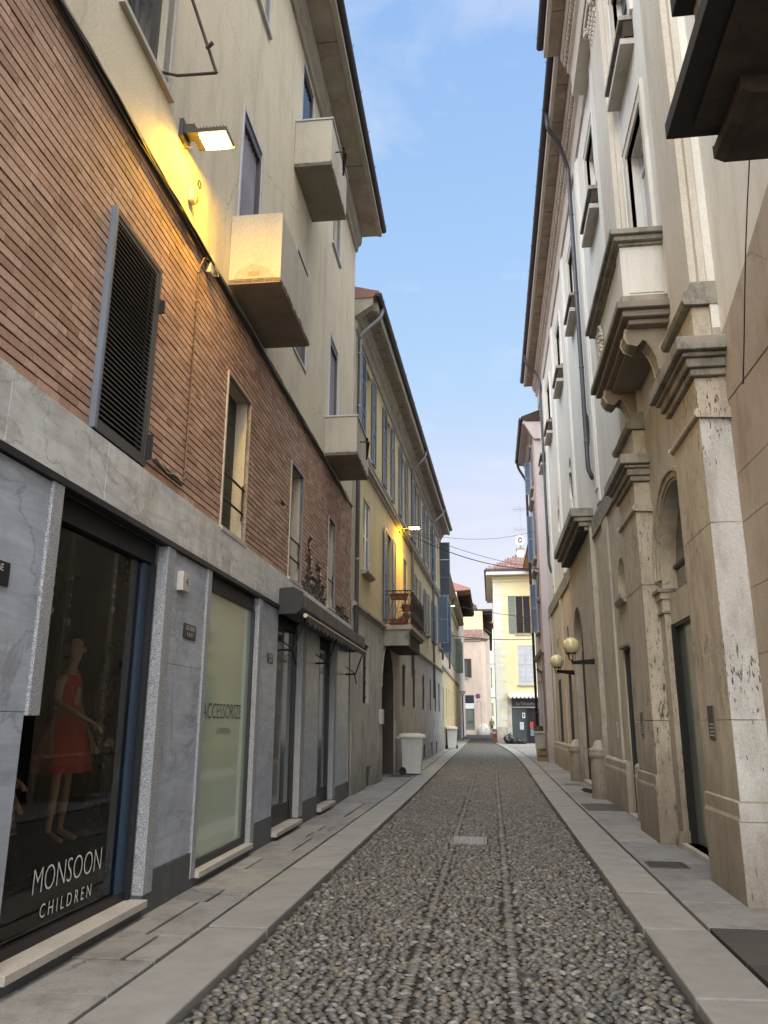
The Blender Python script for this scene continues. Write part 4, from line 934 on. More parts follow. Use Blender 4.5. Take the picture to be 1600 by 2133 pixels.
mb = MB(); mb.m(m_soffit); mb.box(F2, 17.5, E2 - .1, 11.50, 11.56, 0, .52); mb.m(m_mould); mb.box(F2, 17.5, E2 - .1, 11.47, 11.72, .46, .56)
mb.m(m_mould); mb.prism(Frame(*F2.p(0, 0, 0)[:2], F2.n[0], F2.n[1], F2.t[0], F2.t[1], 0), [(.0, 11.2), (.46, 11.5), (.50, 11.8), (.2, 12.0), (-.3, 12.1), (-.3, 11.2)], 17.25, 17.5)
mb.m(m_joint)
u = 18
while u < E2 - .4: mb.box(F2, u, u + .012, 11.494, 11.502, .24, .45); u += rb.uniform(.5, 1.3)
mb.build('eaves', None, b2)
mb = MB(); mb.m(m_tile); mb.prism(Frame(*F2.p(0, 0, 0)[:2], F2.n[0], F2.n[1], F2.t[0], F2.t[1], 0), [(.64, 11.78), (.64, 11.85), (-.6, 12.2), (-4.5, 13.0), (-9, 11.7), (-9, 11.4), (.45, 11.7)], 17.22, E2 - .05); mb.build('roof', None, b2)
gutter(F2, 17.2, E2 - .1, 11.78, .62, b2, r=.085, hooks=2.2)
def perp_pair(F, a, b, z0, z1, root, mt, one=False, wd=.5): pass
for i, (a, b, c, e) in enumerate(upp):
    wn = pane_window(F2, a, b, c, e, b2, .16, m_frame, m_pane, 1, (c + (e - c) * .66,))
    k = MB(); k.m(m_white); k.box(F2, a - .05, b + .05, c - .05, c, -.2, .05); k.build('sill', None, wn)
    if i < 6:
        louvre('shutter', F2, a - .60, a - .02, c - .02, e + .02, .035, m_shut, wn, step=.06, mids=(.36, .70)); louvre('shutter', F2, b + .02, b + .60, c - .02, e + .02, .035, m_shut, wn, step=.06, mids=(.36, .70))
    else:
        louvre('shutter', F2, b + .02, b + .58, 8.0, 10.85, .04, m_shutdk, wn, step=.06, mids=(.33, .66), perp=True, label='tall shutter leaf standing open across the street')
for i, (a, b, c, e) in enumerate(mid):
    wn = pane_window(F2, a, b, c, e, b2, .16, m_frame, m_pane, 1, (c + (e - c) * .66,))
    if i not in (1,): k = MB(); k.m(m_mould); k.sweep(F2, [(-.1, c - .10), (.08, c - .10), (.16, c - .04), (.16, c), (-.1, c)], a - .12, b + .12); k.build('sill', None, wn)
    k = MB(); k.m(m_yel); k.box(F2, a - .05, a, c, e + .05, -.1, .015); k.box(F2, b, b + .05, c, e + .05, -.1, .015); k.box(F2, a, b, e, e + .05, -.1, .015); k.build('surround', None, wn)
    if i in (0, 2): louvre('shutter', F2, a, (a + b) / 2 - .004, c, e, -.05, m_white if i == 0 else m_shut, wn, step=.06); louvre('shutter', F2, (a + b) / 2 + .004, b, c, e, -.05, m_white if i == 0 else m_shut, wn, step=.06)
    elif i < 6: louvre('shutter', F2, a - .58, a - .02, c, e, .035, m_shut, wn, step=.06); louvre('shutter', F2, b + .02, b + .58, c, e, .035, m_shut, wn, step=.06)
    else: louvre('shutter', F2, a - .55, a - .02, 5.35, 7.72, .04, m_shut, wn, step=.06, perp=True, label='blue leaf standing open square to the wall'); louvre('shutter', F2, b + .02, b + .60, 5.0, 7.5, .04, m_shut, wn, step=.06, perp=True, label='blue leaf standing open square to the wall')
for i, h in enumerate(low):
    a, b, c, e = h[:4]
    if i == 0:
        k = MB(); k.m(m_iron)
        for q in range(5): k.box(F2, a + .08 + q * .155, a + .10 + q * .155, c, e, -.06, -.04)
        for q in range(4): k.box(F2, a, b, c + .15 + q * .36, c + .172 + q * .36, -.065, -.035)
        k.build('window_grille', None, b2)
    elif 2 <= i <= 7: pane_window(F2, a, b, c, e, b2, .05, m_darkmetal, m_pane, 1, ())
    elif i > 7 and i < 11:
        k = MB(); k.m(m_iron)
        for q in range(7): k.box(F2, a + q * (b - a) / 7, a + q * (b - a) / 7 + .02, c, e, -.02, .0)
        for q in range(3): k.box(F2, a, b, c + .1 + q * .16, c + .12 + q * .16, -.024, -.004)
        k.build('cellar_grille', None, b2)
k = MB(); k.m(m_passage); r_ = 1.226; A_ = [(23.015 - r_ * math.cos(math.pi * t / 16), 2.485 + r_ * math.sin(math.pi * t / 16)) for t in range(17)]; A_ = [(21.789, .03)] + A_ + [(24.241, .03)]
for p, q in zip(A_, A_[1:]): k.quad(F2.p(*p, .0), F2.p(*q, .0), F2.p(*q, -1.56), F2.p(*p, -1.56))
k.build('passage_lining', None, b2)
k = MB(); k.m(m_greypl); k.box(F2, 19.25, 20.15, -.1, .52, -.12, -.05); k.build('hatch', None, b2)
# arch trim
k = MB(); k.m(m_greypl); r_ = 1.235; cu_ = 23.015; sp_ = 3.72 - r_
arc = lambda rr: [(cu_ - rr * math.cos(math.pi * t / 20), sp_ + rr * math.sin(math.pi * t / 20)) for t in range(21)]
A1, A2 = arc(r_), arc(r_ + .09)
for i in range(20): k.prism(F2, [A1[i], A1[i + 1], A2[i + 1], A2[i]], .031, .05)
k.build('arch_moulding', None, b2)
# downpipes
pipe('downpipe', [F2.p(17.85, 11.72, .64), F2.p(17.8, 11.45, .60), F2.p(17.65, 10.9, .09), F2.p(17.65, 3.45, .09)], .05, m_zinc, b2, [F2.p(17.65, z, .09) for z in (10.4, 9.0, 7.3, 5.2)])
pipe('downpipe', [F2.p(28.75, 11.72, .64), F2.p(28.7, 11.4, .58), F2.p(28.6, 10.85, .09), F2.p(28.6, 3.1, .09)], .05, m_zinc, b2, [F2.p(28.6, z, .09) for z in (10.4, 8.4, 6.2)])
pipe('downpipe', [F2.p(37.35, 11.72, .64), F2.p(37.3, 11.4, .58), F2.p(36.9, 10.85, .09), F2.p(36.9, 2.6, .09)], .05, m_zinc, b2, [F2.p(36.9, z, .09) for z in (10.4, 8.4, 6.2)])
# iron balcony with flower boxes
ib = MB(); ib.m(m_mould); ib.box(F2, 22.0, 25.55, 4.06, 4.18, .0, .84); ib.m(m_grime); ib.box(F2, 22.05, 25.5, 3.98, 4.06, .0, .78); ib.box(F2, 22.05, 22.4, 3.62, 3.98, .03, .74); ib.m(m_wood); ib.box(F2, 22.4, 25.2, 3.60, 3.98, .03, .70)
balc = ib.build('balcony', None, b2)
rl = MB(); rl.m(m_iron); P_ = [(22.06, .02), (22.06, .80), (25.48, .80), (25.48, .02)]
for z in (5.16, 5.05, 4.24): rl.tube([F2.p(u, z, d) for u, d in P_], .012 if z < 5.1 else .017, 5)
def seg(pa, pb, n):
    for i in range(n):
        a_ = [pa[k] + (pb[k] - pa[k]) * i / n for k in (0, 1)]; b_ = [pa[k] + (pb[k] - pa[k]) * (i + 1) / n for k in (0, 1)]; m_ = [(a_[k] + b_[k]) / 2 for k in (0, 1)]
        for (p, q) in ((a_, m_), (b_, m_)):
            rl.tube([F2.p(p[0], 5.05, p[1]), F2.p((p[0] * .35 + q[0] * .65), 4.85, p[1] * .35 + q[1] * .65), F2.p(p[0], 4.60, p[1]), F2.p(p[0] * .4 + q[0] * .6, 4.38, p[1] * .4 + q[1] * .6), F2.p(q[0], 4.26, q[1])], .008, 4)
        rl.tube([F2.p(m_[0] + .04 * math.cos(t) * (abs(pb[0] - pa[0]) > .1), 5.105 + .04 * math.sin(t), m_[1] + .04 * math.cos(t) * (abs(pb[1] - pa[1]) > .1)) for t in [j * .785 for j in range(9)]], .006, 4)
seg(P_[0], P_[1], 4); seg(P_[1], P_[2], 15); seg(P_[3], P_[2], 4)
rl.build('railing', None, balc)
mb = MB(); mb.m(m_darkmetal); mb.box(F2, 22.9, 25.4, 4.35, 5.04, .775, .785)
top(mb.build('privacy_screen'), F2.p(24, 4.3, .78), 'dark brown screen tied inside the front of the iron balcony', 'screen')
for j, (u0, u1, d0, d1, z, lab) in enumerate(((22.10, 22.30, .22, .70, 4.92, 'long dark red planter hung high on the near end of the iron balcony'), (22.35, 22.52, .50, .80, 4.62, 'terracotta planter halfway up inside the iron balcony'), (22.08, 22.26, .18, .62, 4.20, 'dark red planter on the floor of the iron balcony'), (22.5, 22.72, .42, .66, 4.28, 'round terracotta pot on the floor of the iron balcony'))):
    t = thing('flower_box', F2.p((u0 + u1) / 2, z, (d0 + d1) / 2), lab, 'planter', 'planters on the iron balcony'); k = MB(); k.m(m_terra)
    P8 = [F2.p(u, zz, d) for zz, e_ in ((z, .02), (z + .16, 0)) for u, d in ((u0 + e_, d0 + e_), (u1 - e_, d0 + e_), (u1 - e_, d1 - e_), (u0 + e_, d1 - e_))]
    k.add(P8, [(0, 1, 2, 3), (0, 1, 5, 4), (1, 2, 6, 5), (2, 3, 7, 6), (3, 0, 4, 7)]); k.box(F2, u0 - .01, u1 + .01, z + .14, z + .17, d0 - .01, d1 + .01); k.build('trough', None, t)
    k = MB(); k.m(m_leaf)
    for q in range(50): x_, y_ = random.uniform(u0, u1), random.uniform(d0, d1); hh = random.uniform(.03, .12); k.quad(F2.p(x_, z + .16, y_), F2.p(x_ + .015, z + .16, y_ + .01), F2.p(x_ + random.uniform(-.04, .04), z + .16 + hh, y_ + random.uniform(-.03, .03)))
    k.build('dry_stems', None, t)
k = MB(); k.m(m_plast); k.box(F2, 21.3, 21.62, 1.5, 1.88, .03, .12); k.m(m_slatback); k.box(F2, 21.36, 21.56, 1.76, 1.775, .121, .123)
top(k.build('letter_box'), F2.p(21.45, 1.5, .03), 'pale letter box on the grey wall just before the arched passage', 'letter box')
# street lamp on the ochre wall
def bracket_lamp(F, u, z, label, lens, energy, color, out_=.75):
    t = thing('wall_lamp', F.p(u, z, 0), label, 'street lamp')
    a = MB(); a.m(m_alu); a.box(F, u - .07, u + .07, z - .12, z + .1, 0, .04); a.tube([F.p(u, z, .03), F.p(u, z + .03, out_ - .4)], .022, 7); a.build('bracket', None, t)
    a = MB(); a.m(m_alu); a.box(F, u - .14, u + .14, z + .02, z + .09, out_ - .45, out_); a.build('housing', None, t, bevel=.02)
    a = MB(); a.m(lens); a.box(F, u - .12, u + .12, z + .004, z + .02, out_ - .36, out_ - .04); a.build('lens', None, t)
    if energy: spot('lamp_light', F.p(u, z - .01, out_ - .2), F.p(u + .1, z - 3, out_ - .9), energy * .5, color, .22, .3, t)
    return t
bracket_lamp(F2, 25.55, 7.82, 'lit orange street lamp on the ochre wall above the iron balcony', m_led2, 130, (1, .52, .015), .72)
# ================================================================ LEFT BUILDINGS 3 and 4
F3 = left(-2.60, 42.4, -.1)
b3 = thing('pale_yellow_house', F3.p(54, 0, -5), 'lower pale yellow house with narrow ground floor windows, far along the left side', 'building')
E3 = 66
w3u = [(44.4 + i * 3.0, 45.3 + i * 3.0, 5.4, 7.6) for i in range(7)]; w3l = [(43.6 + .1, 44.6, .2, 3.4)] + [(47 + i * 2.6, 47.8 + i * 2.6, 1.9, 3.5) for i in range(7)]
mb = MB(); mb.m(m_fargrey); mb.wall(F3, 42.4, E3, 4.5, 9.3, w3u, 0, .2); mb.m(m_yel); mb.wall(F3, 42.4, E3, -.3, 4.5, w3l, .02, .2); mb.quad(F3.p(E3, -.3, 0), F3.p(E3, 9.4, 0), F3.p(E3, 9.4, -8), F3.p(E3, -.3, -8)); mb.quad(F3.p(42.4, -.3, 0), F3.p(42.4, 9.4, 0), F3.p(42.4, 9.4, -8), F3.p(42.4, -.3, -8)); mb.build('wall', None, b3)
mb = MB(); mb.m(m_mould); mb.sweep(F3, [(0, 4.35), (.1, 4.4), (.12, 4.5), (0, 4.52)], 42.5, E3); mb.sweep(F3, [(0, 8.9), (.1, 8.95), (.16, 9.15), (.16, 9.3), (0, 9.3)], 42.5, E3); mb.m(m_greypl); mb.box(F3, 44.7, E3, -.3, 1.3, .02, .07); mb.m(m_soffit); mb.box(F3, 42.4, E3, 9.30, 9.36, -.1, .5); loose(mb, 'moulding', b3)
mb = MB(); mb.m(m_tile); mb.prism(Frame(*F3.p(0, 0, 0)[:2], F3.n[0], F3.n[1], F3.t[0], F3.t[1], 0), [(.56, 9.4), (.56, 9.5), (-4, 11.0), (-8, 9.7), (-8, 9.3), (.4, 9.36)], 42.4, E3); mb.build('roof', None, b3)
gutter(F3, 42.4, E3, 9.45, .5, b3, r=.08, hooks=3)
for (a, b, c, e) in w3u + w3l: pane_window(F3, a, b, c, e, b3, .15, m_darkmetal if c < 4 else m_frame, m_pane, 1, ())
for i, h in enumerate(w3u):
    q = louvre('shutter', F3, h[1] + .02, h[1] + .5, 5.3, 7.7, .03, m_shutgr, b3, step=.09, perp=(i in (5, 6)))
    louvre('shutter', F3, h[0] - .5, h[0] - .02, 5.3, 7.7, .03, m_shutgr, b3, step=.09)
for u in (43.0, 50.6): pipe('downpipe', [F3.p(u + .2, 9.4, .5), F3.p(u + .1, 9.1, .4), F3.p(u, 8.7, .08), F3.p(u, 4.8, .08)], .05, m_iron, b3)
bracket_lamp(F3, 45.6, 8.05, 'small pale street lamp on the yellow house far down the left side', m_led3, 0, (1, 1, 1), .7)
F4 = left(-2.62, 66.1, 0)
b4 = thing('brown_eaved_house', F4.p(74, 0, -4), 'far left house with a deep dark brown wooden eave', 'building')
mb = MB(); mb.m(m_fargrey); mb.box(F4, 66.1, 82, -.2, 12.2, -7, 0); mb.build('wall', None, b4)
mb = MB(); mb.m(m_wood); mb.box(F4, 69, 82, 12.2, 12.36, -.2, 1.1)
for i in range(9): mb.box(F4, 69.5 + i * 1.45, 69.62 + i * 1.45, 12.02, 12.2, 0, 1.05)
mb.build('eaves', None, b4)
mb = MB(); mb.m(m_tile); mb.prism(Frame(*F4.p(0, 0, 0)[:2], F4.n[0], F4.n[1], F4.t[0], F4.t[1], 0), [(1.15, 12.36), (1.15, 12.5), (-3, 14), (-7, 12.6), (-7, 12.2), (.2, 12.3)], 66.1, 82); mb.build('roof', None, b4)

# ================================================================ FAR END
FP = front(88)
b5 = thing('rose_end_house', (-2.5, 88, .3), 'rose plaster house closing the street, with a roller shutter and round corner', 'building')
mb = MB(); mb.m(m_farpink)
mb.wall(FP, -8, -.95, -.2, 10.5, [(-2.95, -1.85, .75, 4.4), (-3.1, -2.55, 6.3, 8.3)], 0, .25)
vs = [( -.95 + .55 * math.sin(t), 88 + .55 - .55 * math.cos(t)) for t in [i * math.pi / 16 for i in range(9)]]
for p, q in zip(vs, vs[1:]): mb.quad((p[0], p[1], -.2), (q[0], q[1], -.2), (q[0], q[1], 10.5), (p[0], p[1], 10.5))
mb.quad((-.4, 88.55, -.2), (-.4, 94, -.2), (-.4, 94, 10.5), (-.4, 88.55, 10.5)); mb.build('wall', None, b5)
mb = MB(); mb.m(m_black); mb.box(FP, -2.97, -1.83, .7, 4.45, -.6, -.26); mb.box(FP, -3.12, -2.53, 6.2, 8.4, -.6, -.26); loose(mb, 'dark_room', b5)
rs = MB(); rs.m(m_shutgr)
for i in range(22): rs.box(FP, -2.95, -1.85, .75 + i * .1, .84 + i * .1, -.14, -.10 - .012 * (i % 2))
rs.m(m_white); rs.box(FP, -2.97, -1.83, 2.98, 3.55, -.12, -.04); rs.m(m_navy); rs.box(FP, -2.99, -1.85, 3.6, 4.4, -.12, -.03)
rsh = rs.build('roller_shutter', None, b5)
rg_ = random.Random(2); k = MB(); k.m(m_signblk)
for i in range(4):
    cx = -2.6 + i * .19; k.tube([FP.p(cx + rg_.uniform(-.09, .09), 1.35 + rg_.uniform(0, .42), -.094) for _ in range(7)], .012, 4)
k.build('scribbled_graffiti', None, rsh)
mb = MB(); mb.m(m_mould)
pr = [(0, 10.15), (.12, 10.2), (.14, 10.35), (.3, 10.42), (.3, 10.5), (0, 10.5)]; mb.sweep(FP, pr, -8, -.95)
for p, q in zip(vs, vs[1:]):
    n1 = Vector((p[0] + .95, p[1] - 88.55)).normalized(); n2 = Vector((q[0] + .95, q[1] - 88.55)).normalized()
    mb.quad((p[0], p[1], 10.2), (q[0], q[1], 10.2), (q[0] + n2.x * .3, q[1] + n2.y * .3, 10.42), (p[0] + n1.x * .3, p[1] + n1.y * .3, 10.42)); mb.quad((p[0] + n1.x * .3, p[1] + n1.y * .3, 10.42), (q[0] + n2.x * .3, q[1] + n2.y * .3, 10.42), (q[0] + n2.x * .3, q[1] + n2.y * .3, 10.52), (p[0] + n1.x * .3, p[1] + n1.y * .3, 10.52))
mb.build('cornice', None, b5)
def tiles(mb, x0, x1, y0, z0, y1, z1, step=.2, r=.075, x1t=None, x0t=None, rows=None):
    n = int((x1 - x0) / step)
    L_ = math.hypot(y1 - y0, z1 - z0); rows = rows or max(2, int(L_ / .42))
    for i in range(n):
        xa = x0 + (i + .5) * step
        for j in range(rows):
            t0, t1 = j / rows, min(1, (j + 1.12) / rows)
            lo_ = x0 + ((x0t if x0t is not None else x0) - x0) * t0; hi_ = x1 + ((x1t if x1t is not None else x1) - x1) * t0
            if xa < lo_ or xa > hi_: continue
            vs = []
            for t, rr, up in ((t0, r, .02), (t1, r * .8, .0)):
                for k_ in range(6): a = math.pi * k_ / 5; vs.append((xa + rr * math.cos(a), y0 + (y1 - y0) * t, z0 + (z1 - z0) * t + rr * math.sin(a) * .8 + up))
            mb.add(vs, [(k_, k_ + 1, 7 + k_, 6 + k_) for k_ in range(5)] + [(0, 1, 2, 3, 4, 5)], True)
mb = MB(); mb.m(m_tile); mb.quad((-8, 87.6, 10.52), (-.6, 87.6, 10.52), (-.9, 90, 11.7), (-8, 90, 11.7)); mb.quad((-.6, 87.6, 10.52), (-.1, 88.6, 10.52), (-.4, 94, 10.9), (-.9, 90, 11.7)); tiles(mb, -3.6, -.65, 87.6, 10.55, 90, 11.72, .22, .085); mb.build('roof', None, b5)
k = MB(); k.m(m_shutdk); k.box(FP, -3.10, -2.55, 6.3, 8.3, -.2, -.16); k.m(m_iron); k.box(FP, -2.53, -2.05, 6.3, 8.3, .01, .05); k.m(m_mould); k.box(FP, -3.2, -2.4, 6.15, 6.3, 0, .1); k.build('window', None, b5)
k = MB(); k.m(m_greypl); k.lathe(-1.0, 88.3, [(.75, .2), (.72, .9), (.45, 1.35), (.1, 1.5)], 16); k.build('corner_guard', None, b5)
b6 = thing('pale_gabled_house', (-2.5, 100, .3), 'pale plaster house with a sloping tiled roof above the rose house', 'building')
mb = MB(); mb.m(m_fargrey); F6 = front(100); mb.prism(F6, [(-10, 0), (.0, 0), (.0, 12.0), (-1.0, 13.2), (-3.4, 14.9), (-10, 14.9)], -9, 0); mb.build('wall', None, b6)
mb = MB(); mb.m(m_wood); mb.prism(F6, [(-3.6, 15.0), (.3, 12.1), (.3, 12.35), (-3.5, 15.25)], -9, .5); mb.m(m_tile); mb.prism(F6, [(-2.6, 14.9), (.5, 13.9), (.6, 14.1), (-2.6, 15.7)], -9, -3); mb.build('roof', None, b6)
# deep dark eave of the next house behind
b7 = thing('dark_eaved_house', (-.6, 110, .3), 'narrow yellow house front under a very deep dark eave at the end of the street', 'building')
mb = MB(); mb.m(m_yel); mb.box(W, 95.2, 150, -.2, 14.5, -6, -.75); mb.build('wall', None, b7)
mb = MB(); mb.m(m_wood); mb.box(W, 95.4, 150, 14.5, 14.75, -6, .45)
for i in range(24): mb.box(W, 96 + i * 2.2, 96.25 + i * 2.2, 14.2, 14.5, -.75, .4)
mb.build('eaves', None, b7)
b8 = thing('pale_green_house', (0, 158, .3), 'pale green house with dark windows in the gap at the street end', 'building')
F8 = front(158); h8 = [(-.3, .35, 8.0, 12.0), (1.0, 1.8, 8.0, 12.0), (.9, 2.0, 13.6, 16.2), (-1.5, -.7, 13.6, 16.2), (-.2, .4, 2.6, 5.2), (1.0, 1.6, 2.6, 5.2)]
mb = MB(); mb.m(m_fargreen); mb.wall(F8, -8, 10, -.2, 21, h8, 0, .2); mb.m(m_white); mb.box(F8, -8, 10, 12.7, 13.1, 0, .25); mb.box(F8, -8, 10, 6.3, 6.8, 0, .2); mb.box(F8, -8, 10, 20.6, 21, 0, .5); mb.build('wall', None, b8)
for h in h8: pane_window(F8, *h, b8, .15, m_white, m_pane, 1, (), .08)

# ================================================================ RIGHT BUILDING 1: pale palazzo over travertine ground floor
FR = right(2.38)
c1 = thing('pale_palazzo', FR.p(20, 0, -5), 'tall pale palazzo with travertine doorways and a stone balcony, right side of the street', 'building')
ER = 31.6; TOPR = 15.4
UW = [10.45, 14.3, 18.3, 22.4, 26.7, 30.2]
up_h = [(c - .55, c + .55, 11.75, 13.25) for c in UW]
mid_h = [(9.75, 10.95, 7.3, 10.15)]
lobe = [(u, u + 1.05, 7.25, 8.75, 'lobed', .06) for u in (17.1, 20.9, 24.9, 28.9)]
mb = MB(); mb.m(m_cream); mb.wall(FR, 7.74, ER, 5.90, TOPR, up_h + mid_h + lobe, 0, .3)
gl_h = [(8.98, 11.12, .10, 4.52, 'arch', .22), (14.02, 14.78, .05, 2.82, None, .085), (13.98, 14.78, 3.62, 4.42, 'arch', .16), (20.0, 22.1, .1, 4.45, 'arch', .11),
        (24.3, 25.2, .9, 3.0, None, .055), (24.3, 25.1, 3.62, 4.42, 'arch', .16), (28.0, 28.9, .9, 3.0, None, .05), (28.1, 28.9, 3.62, 4.42, 'arch', .16)]
mb.m(m_beige); mb.wall(FR, 7.74, ER, -.3, 5.90, gl_h, .0, .3)
mb.m(m_cream); mb.quad(FR.p(ER, -.3, 0), FR.p(ER, TOPR, 0), FR.p(ER, TOPR, -9), FR.p(ER, -.3, -9)); mb.quad(FR.p(-3, -.3, -9), FR.p(-3, TOPR, -9), FR.p(ER, TOPR, -9), FR.p(ER, -.3, -9))
mb.build('wall', None, c1)
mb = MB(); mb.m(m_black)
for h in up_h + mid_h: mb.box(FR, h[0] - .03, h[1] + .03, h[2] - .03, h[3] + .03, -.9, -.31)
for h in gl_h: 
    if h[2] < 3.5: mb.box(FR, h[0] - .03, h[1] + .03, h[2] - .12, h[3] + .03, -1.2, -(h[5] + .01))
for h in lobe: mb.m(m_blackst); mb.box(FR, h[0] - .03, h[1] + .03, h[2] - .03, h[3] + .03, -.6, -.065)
mb.m(m_beige)
for h in gl_h:
    if h[2] > 3.5: mb.box(FR, h[0] - .03, h[1] + .03, h[2] - .03, h[3] + .03, -.5, -.165)
loose(mb, 'dark_room', c1)
# near wall (pink blocks below, white above) beside the camera
mb = MB(); mb.m(m_cream); mb.wall(FR, -3, 7.74, 5.0, TOPR + .2, [], -.08); mb.m(m_pinkbl); mb.quad(FR.p(-3, -.3, -.085), FR.p(7.74, -.3, -.085), FR.p(7.74, 5.0, -.085), FR.p(-3, 5.0, -.085))
mb.quad(FR.p(7.74, -.3, -.085), FR.p(7.74, 5.5, -.085), FR.p(7.74, 5.5, 0), FR.p(7.74, -.3, 0)); mb.m(m_cream); mb.quad(FR.p(7.74, 5.5, -.085), FR.p(7.74, TOPR, -.085), FR.p(7.74, TOPR, 0), FR.p(7.74, 5.5, 0)); mb.build('near_wall', None, c1)
k = MB(); k.m(m_pinkbl); zz = [-.3, .85, 1.62, 2.17, 2.78, 3.42, 3.90, 4.68]
for i, (a, b) in enumerate(zip(zz, zz[1:])):
    us = [-3, -1.5 + (i % 2) * .6, .6 + (i % 2) * .9, 2.9 - (i % 2) * .7, 5.2 + (i % 2) * .8, 7.735]
    for p, q in zip(us, us[1:]): k.box(FR, p + .004, q - .004, a + .004, b - .004, -.085, -.072)
k.prism(FR, [(-3, 4.684), (7.735, 4.684), (7.735, 5.38), (6.97, 5.62), (6.09, 5.95), (4.5, 6.6), (-3, 9.5)], -.085, -.066); k.build('block_cladding', None, c1)
# giant pilasters
def pilaster(u0, u1, mt_side, root, near=False):
    k = MB(); d = .225
    mt = m_trav
    for a, b in ((.88, 1.58), (1.58, 3.43), (3.43, 4.52)):
        k.m(mt); k.box(FR, u0 + .003, u1 - .003, a + .003, b - .003, -.05, d)
        if near: k.m(m_travw); k.box(FR, u0 - .004, u0 + .0035, a + .003, b - .003, -.07, d - .002)
    if near: k.m(m_travw); k.box(FR, u0 - .034, u0 - .0295, .0, .708, -.07, d + .033); k.box(FR, u0 - .024, u0 - .0195, .716, .868, -.07, d + .018)
    k.m(mt); k.box(FR, u0 - .03, u1 + .03, -.2, .71, -.07, d + .035); k.sweep(FR, [(-.07, .714), (d + .035, .714), (d + .02, .75), (d + .02, .87), (d, .884), (-.07, .884)], u0 - .02, u1 + .02)
    q = k.build('pilaster', None, root, bevel=.008)
    c = MB(); c.m(m_trav); c.sweep(FR, [(-.07, 4.50), (d + .03, 4.52), (d + .045, 4.55), (d + .03, 4.585), (-.07, 4.59)], u0 - .05, u1 + .05)
    c.box(FR, u0 + .002, u1 - .002, 4.60, 4.95, -.07, d + .002); c.m(m_grime)
    for (z0, z1, pr) in ((4.953, 5.03, .05), (5.033, 5.13, .09), (5.133, 5.18, .13), (5.183, 5.33, .19)):
        c.box(FR, u0 - pr, u1 + pr, z0, z1, -.07, d + pr)
    c.m(m_trav); c.box(FR, u0 + .05, u1 - .05, 5.333, 5.78, -.07, d - .05)
    c.m(m_grime); c.sweep(FR, [(-.07, 5.783), (d + .02, 5.79), (d + .045, 5.85), (d + .02, 5.91), (d - .02, 5.93), (d - .06, 6.02), (-.095, 6.02)], u0 - .012, u1 + .0)
    c.build('capital', None, q, bevel=.012)
    s = MB(); s.m(m_pale2); s.box(FR, u0 + .12, u1 - .12, 6.025, 14.75, -.07, .14); s.box(FR, u0 + .03, u1 - .03, 6.03, 14.75, -.07, .07); s.build('upper_shaft', None, q)
    return q
pilaster(7.74, 8.86, m_travw, c1, True); pilaster(11.37, 12.72, m_trav, c1)
# shop doorway between the pilasters
k = MB(); k.m(m_trav); cu_, rr_ = 10.05, 1.07; sp_ = 4.52 - rr_
arc = lambda R_: [(cu_ - R_ * math.cos(math.pi * t / 24), sp_ + R_ * math.sin(math.pi * t / 24)) for t in range(25)]
for (ra, rb_, pr) in ((1.07, 1.11, .02), (1.11, 1.19, .045), (1.19, 1.24, .075)):
    A1, A2 = arc(ra), arc(rb_)
    for i in range(24): k.prism(FR, [A1[i], A1[i + 1], A2[i + 1], A2[i]], -.02, pr)
k.build('arch_moulding', None, c1)
k = MB(); k.m(m_grime); k.box(FR, 11.0, 11.40, 3.27, 3.32, -.40, .10); k.m(m_trav); k.box(FR, 11.03, 11.38, 3.32 - .14, 3.27, -.40, .06); k.box(FR, 11.06, 11.36, 3.02, 3.18, -.40, .035); k.m(m_grime); k.box(FR, 11.04, 11.37, 2.985, 3.018, -.40, .05); k.m(m_trav)
k.box(FR, 11.06, 11.36, .2, 2.98, -.41, .02); k.build('door_jamb', None, c1, bevel=.006)
k = MB(); k.m(m_trav); k.sweep(FR, [(-.40, -.1), (.05, -.1), (.07, .0), (.07, .12), (.03, .21), (-.40, .22)], 11.0, 11.37); k.build('jamb_foot', None, c1, bevel=.03)
dw = MB(); dw.m(m_beige); dw.box(FR, 9.0, 11.04, 2.83, 3.22, -.41, -.06); dw.m(m_darkmetal); dw.box(FR, 9.0, 11.04, 3.22, 3.27, -.20, -.15); dw.m(m_navy); dw.box(FR, 10.3, 10.34, 3.27, 4.4, -.199, -.15); dw.box(FR, 9.0, 11.1, 3.6, 3.64, -.198, -.155)
dw.m(m_black); dw.box(FR, 10.96, 11.055, .10, 2.83, -.42, -.05); dw.m(m_darkmetal); dw.box(FR, 9.0, 10.96, 2.78, 2.83, -.40, -.07)  # the black strip paints the shadow gap in the door reveal
dwo = dw.build('shop_door', None, c1)
k = MB(); k.m(m_doorglass); k.box(FR, 9.0, 10.96, .10, 2.78, -.16, -.13); k.m(m_pane); k.box(FR, 8.99, 11.11, 3.27, 4.51, -.215, -.20); k.build('pane', None, dwo)
k = MB(); k.m(m_sill); k.box(FR, 8.85, 11.05, -.1, .10, -.5, .055); k.m(m_sill); k.box(FR, 13.7, 14.9, -.1, .06, -.4, .08); k.box(FR, 20.0, 22.1, -.1, .13, -.5, .06); k.box(FR, 24.0, 26.5, -.1, .12, -.0, .10); loose(k, 'door_step', c1, .008)
